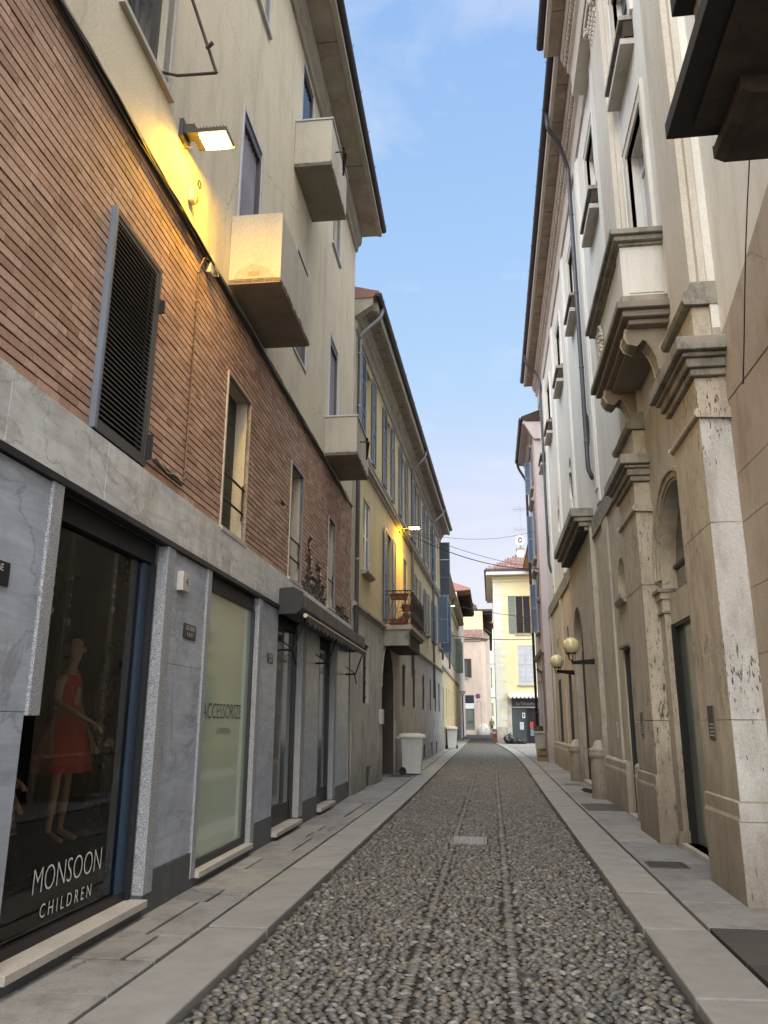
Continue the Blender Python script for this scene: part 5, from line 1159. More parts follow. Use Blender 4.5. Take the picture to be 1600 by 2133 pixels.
# portal balcony
bb = MB(); bb.m(m_cream); u0, u1, d1 = 9.38, 11.92, .52
bb.box(FR, u0, u0 + .12, 6.84, 7.56, -.05, d1); bb.box(FR, u0 + .12, u1 - .12, 6.84, 7.56, d1 - .12, d1 - .001); bb.box(FR, u1 - .12, u1, 6.84, 7.56, -.05, d1)
bb.m(m_cream); bb.box(FR, u0 - .012, u0 - .0, 6.88, 7.5, .03, d1 - .06)
for uu in (u0 + .0, u1 - .3): bb.box(FR, uu, uu + .3, 6.84, 7.56, d1, d1 + .02)
bb.m(m_grime); bb.box(FR, u0 - .03, u1 + .03, 6.72, 6.84, -.05, d1 + .05)
bal = bb.build('stone_balcony', None, c1, bevel=.01)
k = MB(); k.m(m_grime)
for (z0, z1, pr) in ((7.562, 7.60, .04), (7.603, 7.67, .10), (7.673, 7.75, .15)): k.box(FR, u0 - pr, u1 + pr, z0, z1, -.05, d1 + pr)
k.build('coping', None, bal, bevel=.01)
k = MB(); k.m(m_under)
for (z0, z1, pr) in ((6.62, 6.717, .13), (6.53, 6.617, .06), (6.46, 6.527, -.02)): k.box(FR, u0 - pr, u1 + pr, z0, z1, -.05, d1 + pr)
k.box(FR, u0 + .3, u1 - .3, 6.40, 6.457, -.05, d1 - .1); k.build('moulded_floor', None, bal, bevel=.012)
k = MB(); k.m(m_pale2); cx, cz = 11.3, 7.18                      # carved wreath on the front
for t in range(22):
    a = t / 22 * 6.283; k.ball(FR.p(cx + .13 * math.cos(a), cz + .24 * math.sin(a), d1 + .03), .034 + .01 * math.sin(5 * a), 7)
for t in range(9): k.ball(FR.p(cx + random.uniform(-.07, .07), cz + random.uniform(-.15, .15), d1 + .03), .035, 7)
k.build('carved_wreath', None, bal)
SC = [(.0, 6.46), (d1 + .0, 6.46), (d1 + .02, 6.36), (d1 - .02, 6.27), (d1 - .10, 6.24), (d1 - .14, 6.28), (d1 - .18, 6.33), (d1 - .25, 6.30), (d1 - .32, 6.18), (d1 - .37, 6.04), (d1 - .39, 5.9), (d1 - .46, 5.84), (.0, 5.80)]
for ua in (9.55, 11.50):
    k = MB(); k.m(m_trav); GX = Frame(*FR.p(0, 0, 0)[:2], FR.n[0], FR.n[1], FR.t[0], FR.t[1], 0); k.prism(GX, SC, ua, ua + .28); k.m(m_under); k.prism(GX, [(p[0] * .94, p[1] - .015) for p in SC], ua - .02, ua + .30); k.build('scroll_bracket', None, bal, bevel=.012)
# string course
k = MB(); k.m(m_grime); k.sweep(FR, [(0, 5.50), (.055, 5.50), (.055, 5.56), (.04, 5.58), (.05, 5.90), (.02, 5.96), (0, 5.96)], 12.78, 17.48); k.sweep(FR, [(0, 5.50), (.055, 5.50), (.055, 5.56), (.04, 5.58), (.05, 5.90), (.02, 5.96), (0, 5.96)], 22.3, ER); loose(k, 'string_course', c1)
# lesenes on the ground floor
k = MB(); k.m(m_beige)
for a, b in ((12.76, 13.35), (15.4, 16.05), (22.35, 23.0), (26.1, 26.7), (30.6, 31.4)): k.box(FR, a, b, .9, 5.49, 0, .045)
for a, b in ((12.76, 13.98), (14.82, 17.45), (22.3, 31.5)):
    k.box(FR, a, b, -.3, .70, 0, .09); k.sweep(FR, [(0, .703), (.09, .703), (.075, .75), (.075, .86), (.045, .90), (0, .90)], a, b)
loose(k, 'lesene', c1, .006)
k = MB(); k.m(m_trav)
for a in (13.98, 24.3, 28.1): k.sweep(FR, [(-.1, 3.56), (.05, 3.58), (.10, 3.66), (.10, 3.72), (-.1, 3.72)], a - .03, a + .84)
k.m(m_grime); k.box(FR, 13.95, 14.8, 2.825, 2.87, -.1, .07); loose(k, 'niche_shelf', c1)
for h in gl_h:
    if h[2] in (.9, .05): pane_window(FR, h[0], h[1], h[2], h[3], c1, h[5] - .01, m_darkmetal, m_pane, 0, (), .04, 'door')
# arched portal 2 with hood
k = MB(); k.m(m_trav); k.wall(FR, 17.5, 22.3, .0, 5.8, [(19.98, 22.12, -.01, 4.47, 'arch', .11)], .10, .1); k.quad(FR.p(17.5, 0, 0), FR.p(17.5, 5.8, 0), FR.p(17.5, 5.8, .10), FR.p(17.5, 0, .10)); k.quad(FR.p(22.3, 0, 0), FR.p(22.3, 5.8, 0), FR.p(22.3, 5.8, .10), FR.p(22.3, 0, .10)); k.build('portal_frame', None, c1)
k = MB(); k.m(m_grime)
for (z0, z1, pr) in ((5.72, 5.797, .0), (5.80, 5.90, .12), (5.903, 6.0, .22), (6.003, 6.20, .30)): k.box(FR, 17.55 - pr * .5, 22.1 + pr * .5, z0, z1, 0, .20 + pr)
k.m(m_blackst); k.box(FR, 17.7, 21.95, 5.70, 5.79, .02, .34); k.build('door_hood', None, c1, bevel=.012)
k = MB(); k.m(m_wood); k.box(FR, 20.02, 22.08, .1, 3.4, -.115, -.09)
for q in range(4): k.box(FR, 20.1 + .5 * q, 20.5 + .5 * q, .4, 3.2, -.09, -.075)
k.build('panelled_door', None, c1)
# upper windows, frames, projecting sills with a painted shadow gap
for i, h in enumerate(up_h + mid_h):
    a, b, c, e = h[:4]
    wn = pane_window(FR, a, b, c, e, c1, .22, m_white, m_pane if i < 6 else m_frame, 1, (e - .4,))
    k = MB(); k.m(m_pale2); surround(k, FR, a, b, c, e, .16, .035, False); k.m(m_cream); surround(k, FR, a - .16, b + .16, c - .02, e + .16, .05, .05, False); k.build('surround', None, wn)
    if i < 6:
        k = MB(); k.m(m_wood); k.box(FR, a - .12, b + .25, 11.33, 11.62, .0, .14); k.m(m_grime); k.box(FR, a - .14, b + .27, 11.62, 11.70, -.1, .20); k.m(m_sill); k.box(FR, a - .10, b + .15, 11.22, 11.32, .0, .20); k.build('sill_with_shadow_gap', None, wn)  # dark set-back box paints the shadow gap between the two slabs
        k = MB(); k.m(m_shutdk); k.box(FR, a, b, e - .35, e, -.18, -.14); k.build('blind', None, wn)
for h in lobe:
    continue
    k = MB(); k.m(m_pale2); cu2, cz2 = (h[0] + h[1]) / 2, (h[2] + h[3]) / 2
    for t in range(28):
        a = 2 * math.pi * t / 28; kk = .70 + .26 * abs(math.cos(2 * a)) ** .6; k.tube([FR.p(cu2 + .525 * kk * math.cos(a), cz2 + .75 * kk * math.sin(a), .004), FR.p(cu2 + .525 * kk * math.cos(a), cz2 + .75 * kk * math.sin(a), .022)], .04, 6)
    k.build('carved_oval_frame', None, c1)
# upper lesenes
k = MB(); k.m(m_cream)
for a in (12.9, 16.0, 20.1, 24.2, 28.3): k.box(FR, a + .12, a + .62, 6.0, 14.6, 0, .035); k.box(FR, a + .2, a + .54, 6.3, 14.3, .035, .055)
loose(k, 'upper_lesene', c1)
# main cornice: near bay stands further out
for nm, ua, ub, dd in (('near', 6.5, 14.2, .24), ('far', 14.2, ER, 0)):
    k = MB(); k.m(m_pale2); k.sweep(FR, [(0, 14.35), (.05 + dd, 14.35), (.07 + dd, 14.50), (.05 + dd, 14.55), (.06 + dd, 14.9), (.13 + dd, 14.95), (.13 + dd, 15.06), (0, 15.06)], ua, ub); k.sweep(FR, [(0, 15.2), (.22 + dd, 15.2), (.25 + dd, 15.32), (.25 + dd, 15.40), (0, 15.40)], ua, ub)
    k.m(m_pale2); u = ua + .05
    while u < ub - .1: k.box(FR, u, u + .07, 15.065, 15.195, 0, .20 + dd); u += .13
    k.m(m_soffit); k.box(FR, ua, ub, 15.41, 15.47, -.1, .56 + dd); k.m(m_pale2); k.box(FR, ua, ub, 15.40, 15.62, .52 + dd, .60 + dd); k.m(m_joint)
    u = ua + .8
    while u < ub: k.box(FR, u, u + .012, 15.404, 15.412, .27 + dd, .5 + dd); u += 1.15
    k.build('cornice', None, c1); gutter(FR, ua, ub + (.1 if nm == 'far' else 0), 15.68, .66 + dd, c1, r=.085, hooks=1.4)
k = MB(); k.m(m_tile); k.prism(Frame(*FR.p(0, 0, 0)[:2], FR.n[0], FR.n[1], FR.t[0], FR.t[1], 0), [(.6, 15.66), (.6, 15.75), (-4, 17), (-9, 15.6), (-9, 15.3), (.4, 15.62)], 6.5, ER); k.build('roof', None, c1)
for ua in (8.3, 12.05):    # foliate capitals high on the upper shafts
    k = MB(); k.m(m_pale2); k.box(FR, ua - .4, ua + .4, 14.2, 14.33, 0, .26)
    for q in range(7):
        for r2 in range(3): k.ball(FR.p(ua - .30 + q * .10, 13.83 + r2 * .13, .13 + .03 * r2), .045, 7, 1.4)
    for sg in (-1, 1): k.tube([FR.p(ua + sg * (.36 + .07 * math.cos(t)), 14.12 + .07 * math.sin(t), .24) for t in [j * .7 for j in range(9)]], .03, 6)
    k.build('carved_capital', None, c1)
pipe('downpipe', [FR.p(16.05, 15.60, .66), FR.p(16.1, 15.2, .64), FR.p(16.5, 15.1, .35), FR.p(16.95, 14.7, .11), FR.p(16.95, 6.95, .11), FR.p(16.95, 6.72, .02)], .05, m_slatepipe, c1, [FR.p(16.95, z, .11) for z in (13.4, 11.3, 9.4, 7.6)])
pipe('downpipe', [FR.p(28.9, 15.60, .66), FR.p(28.95, 15.2, .62), FR.p(29.2, 14.95, .25), FR.p(29.2, 14.6, .11), FR.p(29.2, 7.2, .11), FR.p(29.2, 6.9, .02)], .05, m_slatepipe, c1, [FR.p(29.2, z, .11) for z in (13, 11, 9)])
# big blackened balcony close overhead
bb = MB(); bb.m(m_blackst); bb.box(FR, .5, 4.75, 5.40, 5.52, -.08, 1.08); bb.m(m_brownst); bb.box(FR, .6, 4.62, 5.36, 5.40, -.08, .93)
nb = bb.build('overhead_balcony', None, c1, bevel=.006)
k = MB(); k.m(m_grime); k.box(FR, .6, 4.45, 5.52, 6.16, .76, .90)
u = .8
while u < 4.3:
    k.prism(FR, [(u, 5.66), (u + .10, 5.62), (u + .16, 5.72), (u + .10, 5.86), (u + .16, 6.0), (u + .06, 6.08), (u - .02, 5.95), (u + .04, 5.82)], .90, .93); u += .3
k.build('parapet', None, nb, bevel=.006)
k = MB(); k.m(m_blackst); k.box(FR, .5, 4.50, 6.162, 6.32, .68, 1.03); k.build('top_rail', None, nb, bevel=.01)
for ua in (4.19, 1.2):
    k = MB(); k.m(m_brownst); k.prism(Frame(*FR.p(0, 0, 0)[:2], FR.n[0], FR.n[1], FR.t[0], FR.t[1], 0), [(-.08, 5.235), (.70, 5.235), (.76, 5.27), (.76, 5.36), (-.08, 5.36)], ua, ua + .62); k.build('stone_bracket', None, nb, bevel=.006)
# hanging wire by the near wall
mb = MB(); mb.m(m_darkmetal); mb.tube([FR.p(5.2 + i * .16, 8.2 - i * .33 + .05 * math.sin(i), .03) for i in range(12)], .006, 4)
top(mb.build('loose_wire'), FR.p(6, 5, 0), 'thin loose wire hanging down the pale upper wall below the dark balcony', 'cable')
# ---- things along the right wall
def bollard(u, h, d, r, label):
    t = thing('stone_bollard', FR.p(u, 0, d), label, 'bollard', 'stone bollards beside the arched door')
    x, y = FR.p(u, 0, d)[:2]; k = MB(); k.m(m_trav); k.lathe(x, y, [(r * 1.08, -.1), (r * 1.05, .05), (r * .96, h * .70)], 18); k.build('shaft', None, t)
    k = MB(); k.m(m_trav); k.lathe(x, y, [(r * .97, h * .70), (r * 1.15, h * .71), (r * 1.17, h * .78), (r * 1.12, h * .80), (r * 1.20, h * .82), (r * 1.18, h * .85), (r * .7, h * .88), (r * .55, h * .95), (r * .3, h * .99), (.001, h)], 18); k.build('cap', None, t)
bollard(17.75, 1.20, .16, .19, 'stone bollard with a rounded cap, nearer of the two flanking the arched door')
bollard(22.75, 1.12, .14, .18, 'stone bollard with a rounded cap, farther of the two flanking the arched door')
def globe(u, ua, zg, xg, za, label):
    t = thing('globe_lamp', FR.p(ua, za, .1), label, 'wall lamp', 'globe lamps on black arms')
    c = FR.p(u, zg, xg); r = .185
    k = MB(); k.m(m_globe); k.ball(c, r, 24); k.build('globe', None, t)
    k = MB(); k.m(m_black)
    k.lathe(c[0], c[1], [(.10, c[2] - .178), (.105, c[2] - .17), (.105, c[2] - .155), (.10, c[2] - .15)], 14)
    for a in range(5): k.tube([(c[0] + .09 * math.cos(a * 1.256), c[1] + .09 * math.sin(a * 1.256), c[2] - .16), (c[0] + .07 * math.cos(a * 1.256), c[1] + .07 * math.sin(a * 1.256), c[2] - .30), (c[0], c[1], c[2] - .33)], .006, 5)
    k.build('cage', None, t)
    k = MB(); k.m(m_black); b_ = Vector(FR.p(ua, za, .0)); e_ = Vector((c[0], c[1], za - .03)); dv = (e_ - b_); s_ = Vector((-dv.y, dv.x, 0)).normalized()
    vs = []
    for p, hh, w_ in ((b_, .065, .02), (e_, .035, .02)):
        for sx_, sz_ in ((-1, -1), (1, -1), (1, 1), (-1, 1)): vs.append(tuple(p + s_ * w_ * sx_ + Vector((0, 0, hh * sz_))))
    k.add(vs, [(0, 1, 2, 3), (4, 5, 6, 7), (0, 1, 5, 4), (1, 2, 6, 5), (2, 3, 7, 6), (3, 0, 4, 7)]); k.tube([tuple(e_), (c[0], c[1], c[2] - .30)], .02, 6); k.build('arm', None, t)
globe(18.0, 18.05, 3.20, .59, 2.86, 'cream globe lamp on a black arm, nearer and higher of the pair')
globe(22.0, 23.2, 3.15, .59, 2.92, 'cream globe lamp on a black arm, farther of the pair')
GR = FR
def rplate(u0, u1, z0, z1, d, label, rows, bm=m_brass):
    t = thing('wall_plate', FR.p((u0 + u1) / 2, z0, d), label, 'plaque')
    a = MB(); a.m(bm); a.box(FR, u0, u1, z0, z1, d, d + .014); a.build('plate', None, t, bevel=.003)
    a = MB(); a.m(m_plast if bm is m_brass else m_signblk)
    for i in range(rows): a.box(FR, u0 + .03, u1 - .03 - .02 * (i % 2), z0 + .03 + i * .035, z0 + .042 + i * .035, d + .014, d + .0155)
    a.build('engraved_lines', None, t)
rplate(8.28, 8.50, 1.40, 1.72, .225, 'tarnished plaque on the nearest travertine pilaster', 4)
rplate(12.05, 12.26, 1.38, 1.70, .225, 'tarnished plaque on the second travertine pilaster', 4)
rplate(15.75, 15.93, 1.28, 1.56, .046, 'pale intercom plate on the beige wall before the first bollard', 5, m_plast)
rplate(19.4, 19.55, 1.45, 1.75, .10, 'small pale door plate beside the arched door', 4, m_plast)
rplate(26.9, 27.0, 1.35, 1.7, .0, 'narrow plate between the far shop doors', 3)

# ================================================================ RIGHT BUILDING 2: salmon and lilac
FQ = right(2.1)
c2 = thing('salmon_and_lilac_house', FQ.p(34, 0, -4), 'narrow salmon and lilac house with grey blue shutters beyond the pale palazzo', 'building')
Z2 = 13.7; EQ = 37.2
wq = [(33.4, 34.7, 11.5, 13.0), (33.4, 34.7, 8.4, 10.5), (33.4, 34.7, 5.3, 7.4), (33.3, 34.2, .3, 3.2), (35.2, 36.2, .3, 3.3)]
mb = MB(); mb.m(m_lilac); mb.wall(FQ, 31.62, EQ, -.3, Z2, wq, 0, .22); mb.quad(FQ.p(31.62, -.3, 0), FQ.p(31.62, Z2, 0), FQ.p(31.62, Z2, -8), FQ.p(31.62, -.3, -8)); mb.quad(FQ.p(EQ, -.3, 0), FQ.p(EQ, Z2, 0), FQ.p(EQ, Z2, -3), FQ.p(EQ, -.3, -3)); mb.quad(FQ.p(EQ, -.3, -3), FQ.p(EQ, Z2, -3), FQ.p(31.6, Z2, -8), FQ.p(31.6, -.3, -8))
mb.m(m_pink); mb.box(FQ, 31.632, 32.9, 4.43, Z2 - .01, -.15, .012); mb.build('wall', None, c2)
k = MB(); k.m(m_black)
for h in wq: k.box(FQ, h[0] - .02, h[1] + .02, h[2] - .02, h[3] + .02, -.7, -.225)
loose(k, 'dark_room', c2)
k = MB(); k.m(m_mould)
for z in (13.15, 10.75, 7.65): k.sweep(FQ, [(0, z), (.08, z + .02), (.16, z + .10), (.18, z + .14), (0, z + .18)], 33.1, 35.0)
for z in (11.4, 8.3, 5.2): k.box(FQ, 33.2, 34.9, z - .06, z + .08, -.1, .13)
k.sweep(FQ, [(0, 4.2), (.08, 4.22), (.12, 4.34), (.12, 4.4), (0, 4.42)], 31.64, EQ); k.m(m_greypl); k.box(FQ, 31.64, 33.28, -.3, 1.2, 0, .03); k.m(m_mould); k.sweep(FQ, [(0, 3.55), (.1, 3.6), (.18, 3.72), (0, 3.76)], 33.0, 34.5)
k.sweep(FQ, [(0, 13.35), (.08, 13.4), (.12, 13.55), (.2, 13.62), (.2, Z2), (0, Z2)], 31.64, EQ); loose(k, 'moulding', c2)
for i, h in enumerate(wq[:3]):
    wn = pane_window(FQ, *h[:4], c2, .16, m_frame, m_pane, 1, ())
    louvre('shutter', FQ, h[1] + .02, h[1] + .27, h[2], h[3], .03, m_shut, wn, step=.07, perp=True); louvre('shutter', FQ, h[0] - .62, h[0] - .02, h[2], h[3], .03, m_shut, wn, step=.07)
for h in wq[3:]: pane_window(FQ, *h[:4], c2, .18, m_darkmetal, m_pane, 1, ())
k = MB(); k.m(m_lilac); k.box(FQ, 31.5, EQ + .05, Z2, Z2 + .06, -.1, .46); k.prism(Frame(*FQ.p(0, 0, 0)[:2], FQ.n[0], FQ.n[1], FQ.t[0], FQ.t[1], 0), [(-2, 13.0), (.0, 13.0), (.42, Z2 + .06), (.45, Z2 + .22), (-.3, Z2 + .5), (-2, Z2 + .9)], 31.45, 31.62); k.build('eaves', None, c2)
k = MB(); k.m(m_wood); k.prism(Frame(*FQ.p(0, 0, 0)[:2], FQ.n[0], FQ.n[1], FQ.t[0], FQ.t[1], 0), [(.5, Z2 + .16), (.5, Z2 + .28), (-4, 15.6), (-8, 14), (-8, 13.6), (.3, Z2 + .08)], 31.4, EQ + .05); k.build('roof', None, c2)
gutter(FQ, 31.4, EQ + .1, Z2 + .22, .52, c2, r=.08, hooks=2)
pipe('downpipe', [FQ.p(36.9, Z2 + .15, .52), FQ.p(37.0, Z2 - .2, .45), FQ.p(37.1, Z2 - .8, .1), FQ.p(37.1, .4, .1)], .06, m_iron, c2, [FQ.p(37.1, z, .1) for z in (11, 8, 5, 2)])
pipe('gas_pipe', [FQ.p(31.9, 4.4, .05), FQ.p(31.9, .2, .05)], .028, m_pink, c2)
t = thing('wall_cable_drum', FQ.p(32.3, 6.2, 0), 'round grey junction drum on the salmon wall below the overhead cable', 'junction box'); k = MB(); k.m(m_zinc)
k.tube([FQ.p(32.3, 6.35, .02), FQ.p(32.3, 6.35, .14)], .13, 14); k.build('drum', None, t); k = MB(); k.m(m_iron); k.tube([FQ.p(32.3, 6.47, .1), FQ.p(32.1, 6.6, .08), FQ.p(31.9, 7.5, .04), FQ.p(32.0, 7.62, .2)], .014, 6); k.build('cable_tail', None, t)

# ================================================================ lemon corner house across the end
FY = front(56); GY = .17
c3 = thing('lemon_corner_house', (2.5, 58, GY), 'lemon yellow corner house with pale quoins and red tiled roof at the street bend', 'building')
wy = [(1.88, 2.92, 7.55, 10.20), (1.90, 2.98, 4.08, 6.72), (1.36, 3.6, -.2, 3.28)]
mb = MB(); mb.m(m_lemon); mb.wall(FY, .36, 6, -.2, 11.6, wy, 0, .25); mb.quad((.36, 56, -.2), (.36, 70, -.2), (.36, 70, 11.6), (.36, 56, 11.6)); mb.quad((6, 56, -.2), (6, 70, -.2), (6, 70, 11.6), (6, 56, 11.6)); mb.m(m_greypl); mb.box(FY, .33, 1.345, -.2, 1.25, 0, .03); mb.build('wall', None, c3)
k = MB(); k.m(m_quoin); z = 1.26; i = 0
while z < 11.3: k.box(FY, .335, .85 + .22 * (i % 2), z + .006, z + .42, 0, .022); z += .432; i += 1
k.m(m_greypl); k.box(FY, 1.06, 1.35, 1.25, 3.27, 0, .024); k.build('quoins', None, c3)
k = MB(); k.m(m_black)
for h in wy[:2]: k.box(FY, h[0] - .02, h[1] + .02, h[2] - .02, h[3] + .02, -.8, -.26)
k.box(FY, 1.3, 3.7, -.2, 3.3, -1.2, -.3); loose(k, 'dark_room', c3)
w1_ = pane_window(FY, *wy[0], c3, .14, m_orwood, m_pane, 1, (), .05)
louvre('shutter', FY, 1.38, 1.86, 7.58, 10.2, .03, m_shutgr, w1_, step=.09)
k = MB(); k.m(m_mould); k.box(FY, 1.8, 3.0, 7.45, 7.54, -.1, .1); k.build('sill', None, w1_)
k = MB(); k.m(m_iron)
for q in range(14): k.box(FY, 1.9 + q * .077, 1.912 + q * .077, 7.56, 8.75, .0, .012)
for z in (7.6, 8.3, 8.74): k.box(FY, 1.88, 2.92, z, z + .02, .012, .026)
k.build('railing', None, w1_)
w2_ = pane_window(FY, *wy[1], c3, .2, m_frame, m_pane, 1, (), .05)
louvre('shutter', FY, 1.90, 2.435, 4.08, 6.72, -.05, m_frame, w2_, step=.085, mids=(.5,)); louvre('shutter', FY, 2.445, 2.98, 4.08, 6.72, -.05, m_frame, w2_, step=.085, mids=(.5,))
k = MB(); k.m(m_mould); k.box(FY, 1.84, 3.05, 3.98, 4.07, -.1, .12); k.build('sill', None, w2_)
sh = MB(); sh.m(m_darkmetal); sh.box(FY, 1.36, 1.42, .2, 2.6, -.2, -.1); sh.box(FY, 2.34, 2.42, .2, 2.6, -.2, -.1); sh.box(FY, 1.42, 2.34, .2, .34, -.2, -.1); sh.m(m_sill); sh.box(FY, 1.3, 3.6, -.2, .2, -.3, .04); so = sh.build('shop_front', None, c3)
k = MB(); k.m(m_greyglass); k.box(FY, 1.42, 2.34, .34, 2.55, -.17, -.15); k.m(m_black); k.box(FY, 2.42, 3.6, .2, 2.6, -.24, -.22); k.build('pane', None, so)
k = MB(); k.m(m_navy); k.box(FY, 1.37, 3.6, 2.6, 3.26, -.2, -.06); k.m(m_mould); k.box(FY, 1.37, 3.6, 2.52, 2.6, -.2, -.04); k.build('sign_board', None, so)
k = text_mb('La Tabaccheria', .26, FY, 2.42, 2.72, -.058, sx=.95); k.build('sign_lettering', m_mould, so)
t = thing('poster', FY.p(2.17, 2.1, -.14), 'small white notice high on the far shop window', 'notice', 'notices on the far shop front'); k = MB(); k.m(m_white); k.box(FY, 2.06, 2.25, 1.85, 2.2, -.148, -.140); k.build('sheet', None, t)
k = MB(); k.m(m_signblk); k.box(FY, 2.11, 2.2, 1.93, 2.12, -.140, -.138); k.build('print', None, t)
t = thing('poster', FY.p(2.0, 1.2, -.14), 'pale blue lined notice lower on the far shop window', 'notice', 'notices on the far shop front'); k = MB(); k.m(m_white); k.box(FY, 1.88, 2.13, 1.1, 1.58, -.148, -.140); k.build('sheet', None, t)
k = MB(); k.m(m_signblue)
for q in range(5): k.box(FY, 1.91, 2.10, 1.16 + q * .085, 1.19 + q * .085, -.140, -.138)
k.build('print', None, t)
t = thing('poster', FY.p(2.68, 1.1, -.2), 'orange notice on the far shop door', 'notice', 'notices on the far shop front'); k = MB(); k.m(m_signred); k.box(FY, 2.56, 2.78, 1.15, 1.6, -.219, -.21); k.build('sheet', None, t)
t = thing('poster', FY.p(2.68, .7, -.2), 'blue notice below the orange one on the far shop door', 'notice', 'notices on the far shop front'); k = MB(); k.m(m_shut); k.box(FY, 2.58, 2.80, .68, 1.12, -.219, -.21); k.build('sheet', None, t)
# white scalloped awning
t = thing('scalloped_awning', FY.p(2.3, 3.3, .2), 'short off white scalloped awning over the far shop', 'awning')
k = MB(); k.m(m_valance); k.quad(FY.p(1.25, 3.55, .0), FY.p(3.6, 3.55, 0), FY.p(3.6, 3.32, .55), FY.p(1.15, 3.32, .55)); k.quad(FY.p(1.25, 3.55, 0), FY.p(1.15, 3.32, .55), FY.p(1.12, 3.0, .5), FY.p(1.22, 3.2, 0)); k.build('cloth', None, t)
k = MB(); k.m(m_valance); u = 1.15
for q in range(9):
    a = 1.15 + q * .27; k.quad(FY.p(a, 3.32, .55), FY.p(a + .27, 3.32, .55), FY.p(a + .27, 3.27, .56), FY.p(a + .22, 3.14, .57), FY.p(a + .08, 3.14, .57), FY.p(a, 3.27, .56))
k.build('valance', None, t)
# its roof
k = MB(); k.m(m_quoin)
k.box(FY, -.12, 6.4, 11.62, 11.70, -13, .72); k.m(m_lemon); k.sweep(FY, [(0, 11.2), (.06, 11.22), (.08, 11.36), (.2, 11.44), (.22, 11.6), (0, 11.6)], .3, 6.05); k.m(m_white); k.box(FY, -.1, 6.4, 11.66, 11.86, .68, .74); k.build('cornice', None, c3)
k = MB(); k.m(m_darkmetal); k.box(FY, -.22, 3.0, 11.86, 12.0, .66, .80); k.box(FY, -.24, -.12, 11.80, 11.94, -13, .80); k.build('gutter', None, c3)
k = MB(); k.m(m_tile); y0_ = 55.25; k.quad((-.2, y0_, 11.98), (3.2, y0_, 11.98), (3.2, 59.5, 13.85), (2.4, 59.5, 13.85)); k.quad((-.2, y0_, 11.98), (2.4, 59.5, 13.85), (2.4, 68, 13.85), (-.2, 70, 11.98)); k.quad((3.2, y0_, 11.98), (6.3, y0_, 11.98), (6.3, 59.5, 13.85), (3.2, 59.5, 13.85)); tiles(k, -.15, 3.1, y0_, 12.0, 59.5, 13.87, .20, .078, x0t=2.4, rows=9); k.build('roof', None, c3)
k = MB(); k.m(m_quoin); k.box(W, 58.6, 59.3, 13.2, 14.15, 2.25, 2.75); k.m(m_mould); k.box(W, 58.5, 59.4, 14.15, 14.22, 2.2, 2.8); k.build('chimney', None, c3)
k = MB(); k.m(m_orwood); k.box(W, 46, 55.1, 11.9, 12.02, 2.55, 4.2); k.m(m_wood); k.box(W, 46, 55.1, 12.02, 12.2, 2.5, 4.2); k.build('side_eave', None, c3)
t = thing('satellite_dish', (2.5, 58.5, 14.22), 'grey satellite dish on the chimney of the lemon house', 'satellite dish'); k = MB(); k.m(m_zinc)
cD = Vector((2.5, 58.45, 14.75)); ax_ = Vector((-.15, -1, .25)).normalized(); s1 = ax_.cross(Vector((0, 0, 1))).normalized(); s2 = ax_.cross(s1); vs = [tuple(cD)]
for rr in (.2, .42):
    for q in range(16): a = q * math.pi / 8; vs.append(tuple(cD + s1 * rr * .8 * math.cos(a) + s2 * rr * math.sin(a) + ax_ * (rr * rr * .35)))
k.cur = 0; k.mats = [m_frame]; k.add(vs, [(0, 1 + q, 1 + (q + 1) % 16) for q in range(16)] + [(1 + q, 1 + (q + 1) % 16, 17 + (q + 1) % 16, 17 + q) for q in range(16)], True); k.build('dish', None, t)
k = MB(); k.m(m_darkmetal); k.tube([(2.5, 58.5, 14.2), (2.5, 58.5, 14.7)], .03, 6); k.tube([tuple(cD - s2 * .3), tuple(cD + ax_ * .4)], .012, 5); k.build('arm', None, t)
t = thing('tv_antenna', (2.62, 58.9, 14.2), 'thin television aerial mast with two arrays behind the satellite dish', 'antenna'); k = MB(); k.m(m_zinc); k.tube([(2.62, 58.9, 14.2), (2.62, 58.9, 17.6)], .022, 6); k.build('mast', None, t)
for zc in (17.3, 15.7):
    k = MB(); k.m(m_zinc); k.tube([(2.1, 58.9, zc), (3.0, 58.9, zc)], .012, 4)
    for q in range(7): k.tube([(2.1 + q * .14, 58.9, zc - .2 - .05 * (q % 2)), (2.1 + q * .14, 58.9, zc + .2 + .05 * (q % 2))], .011, 4)
    k.build('array', None, t)

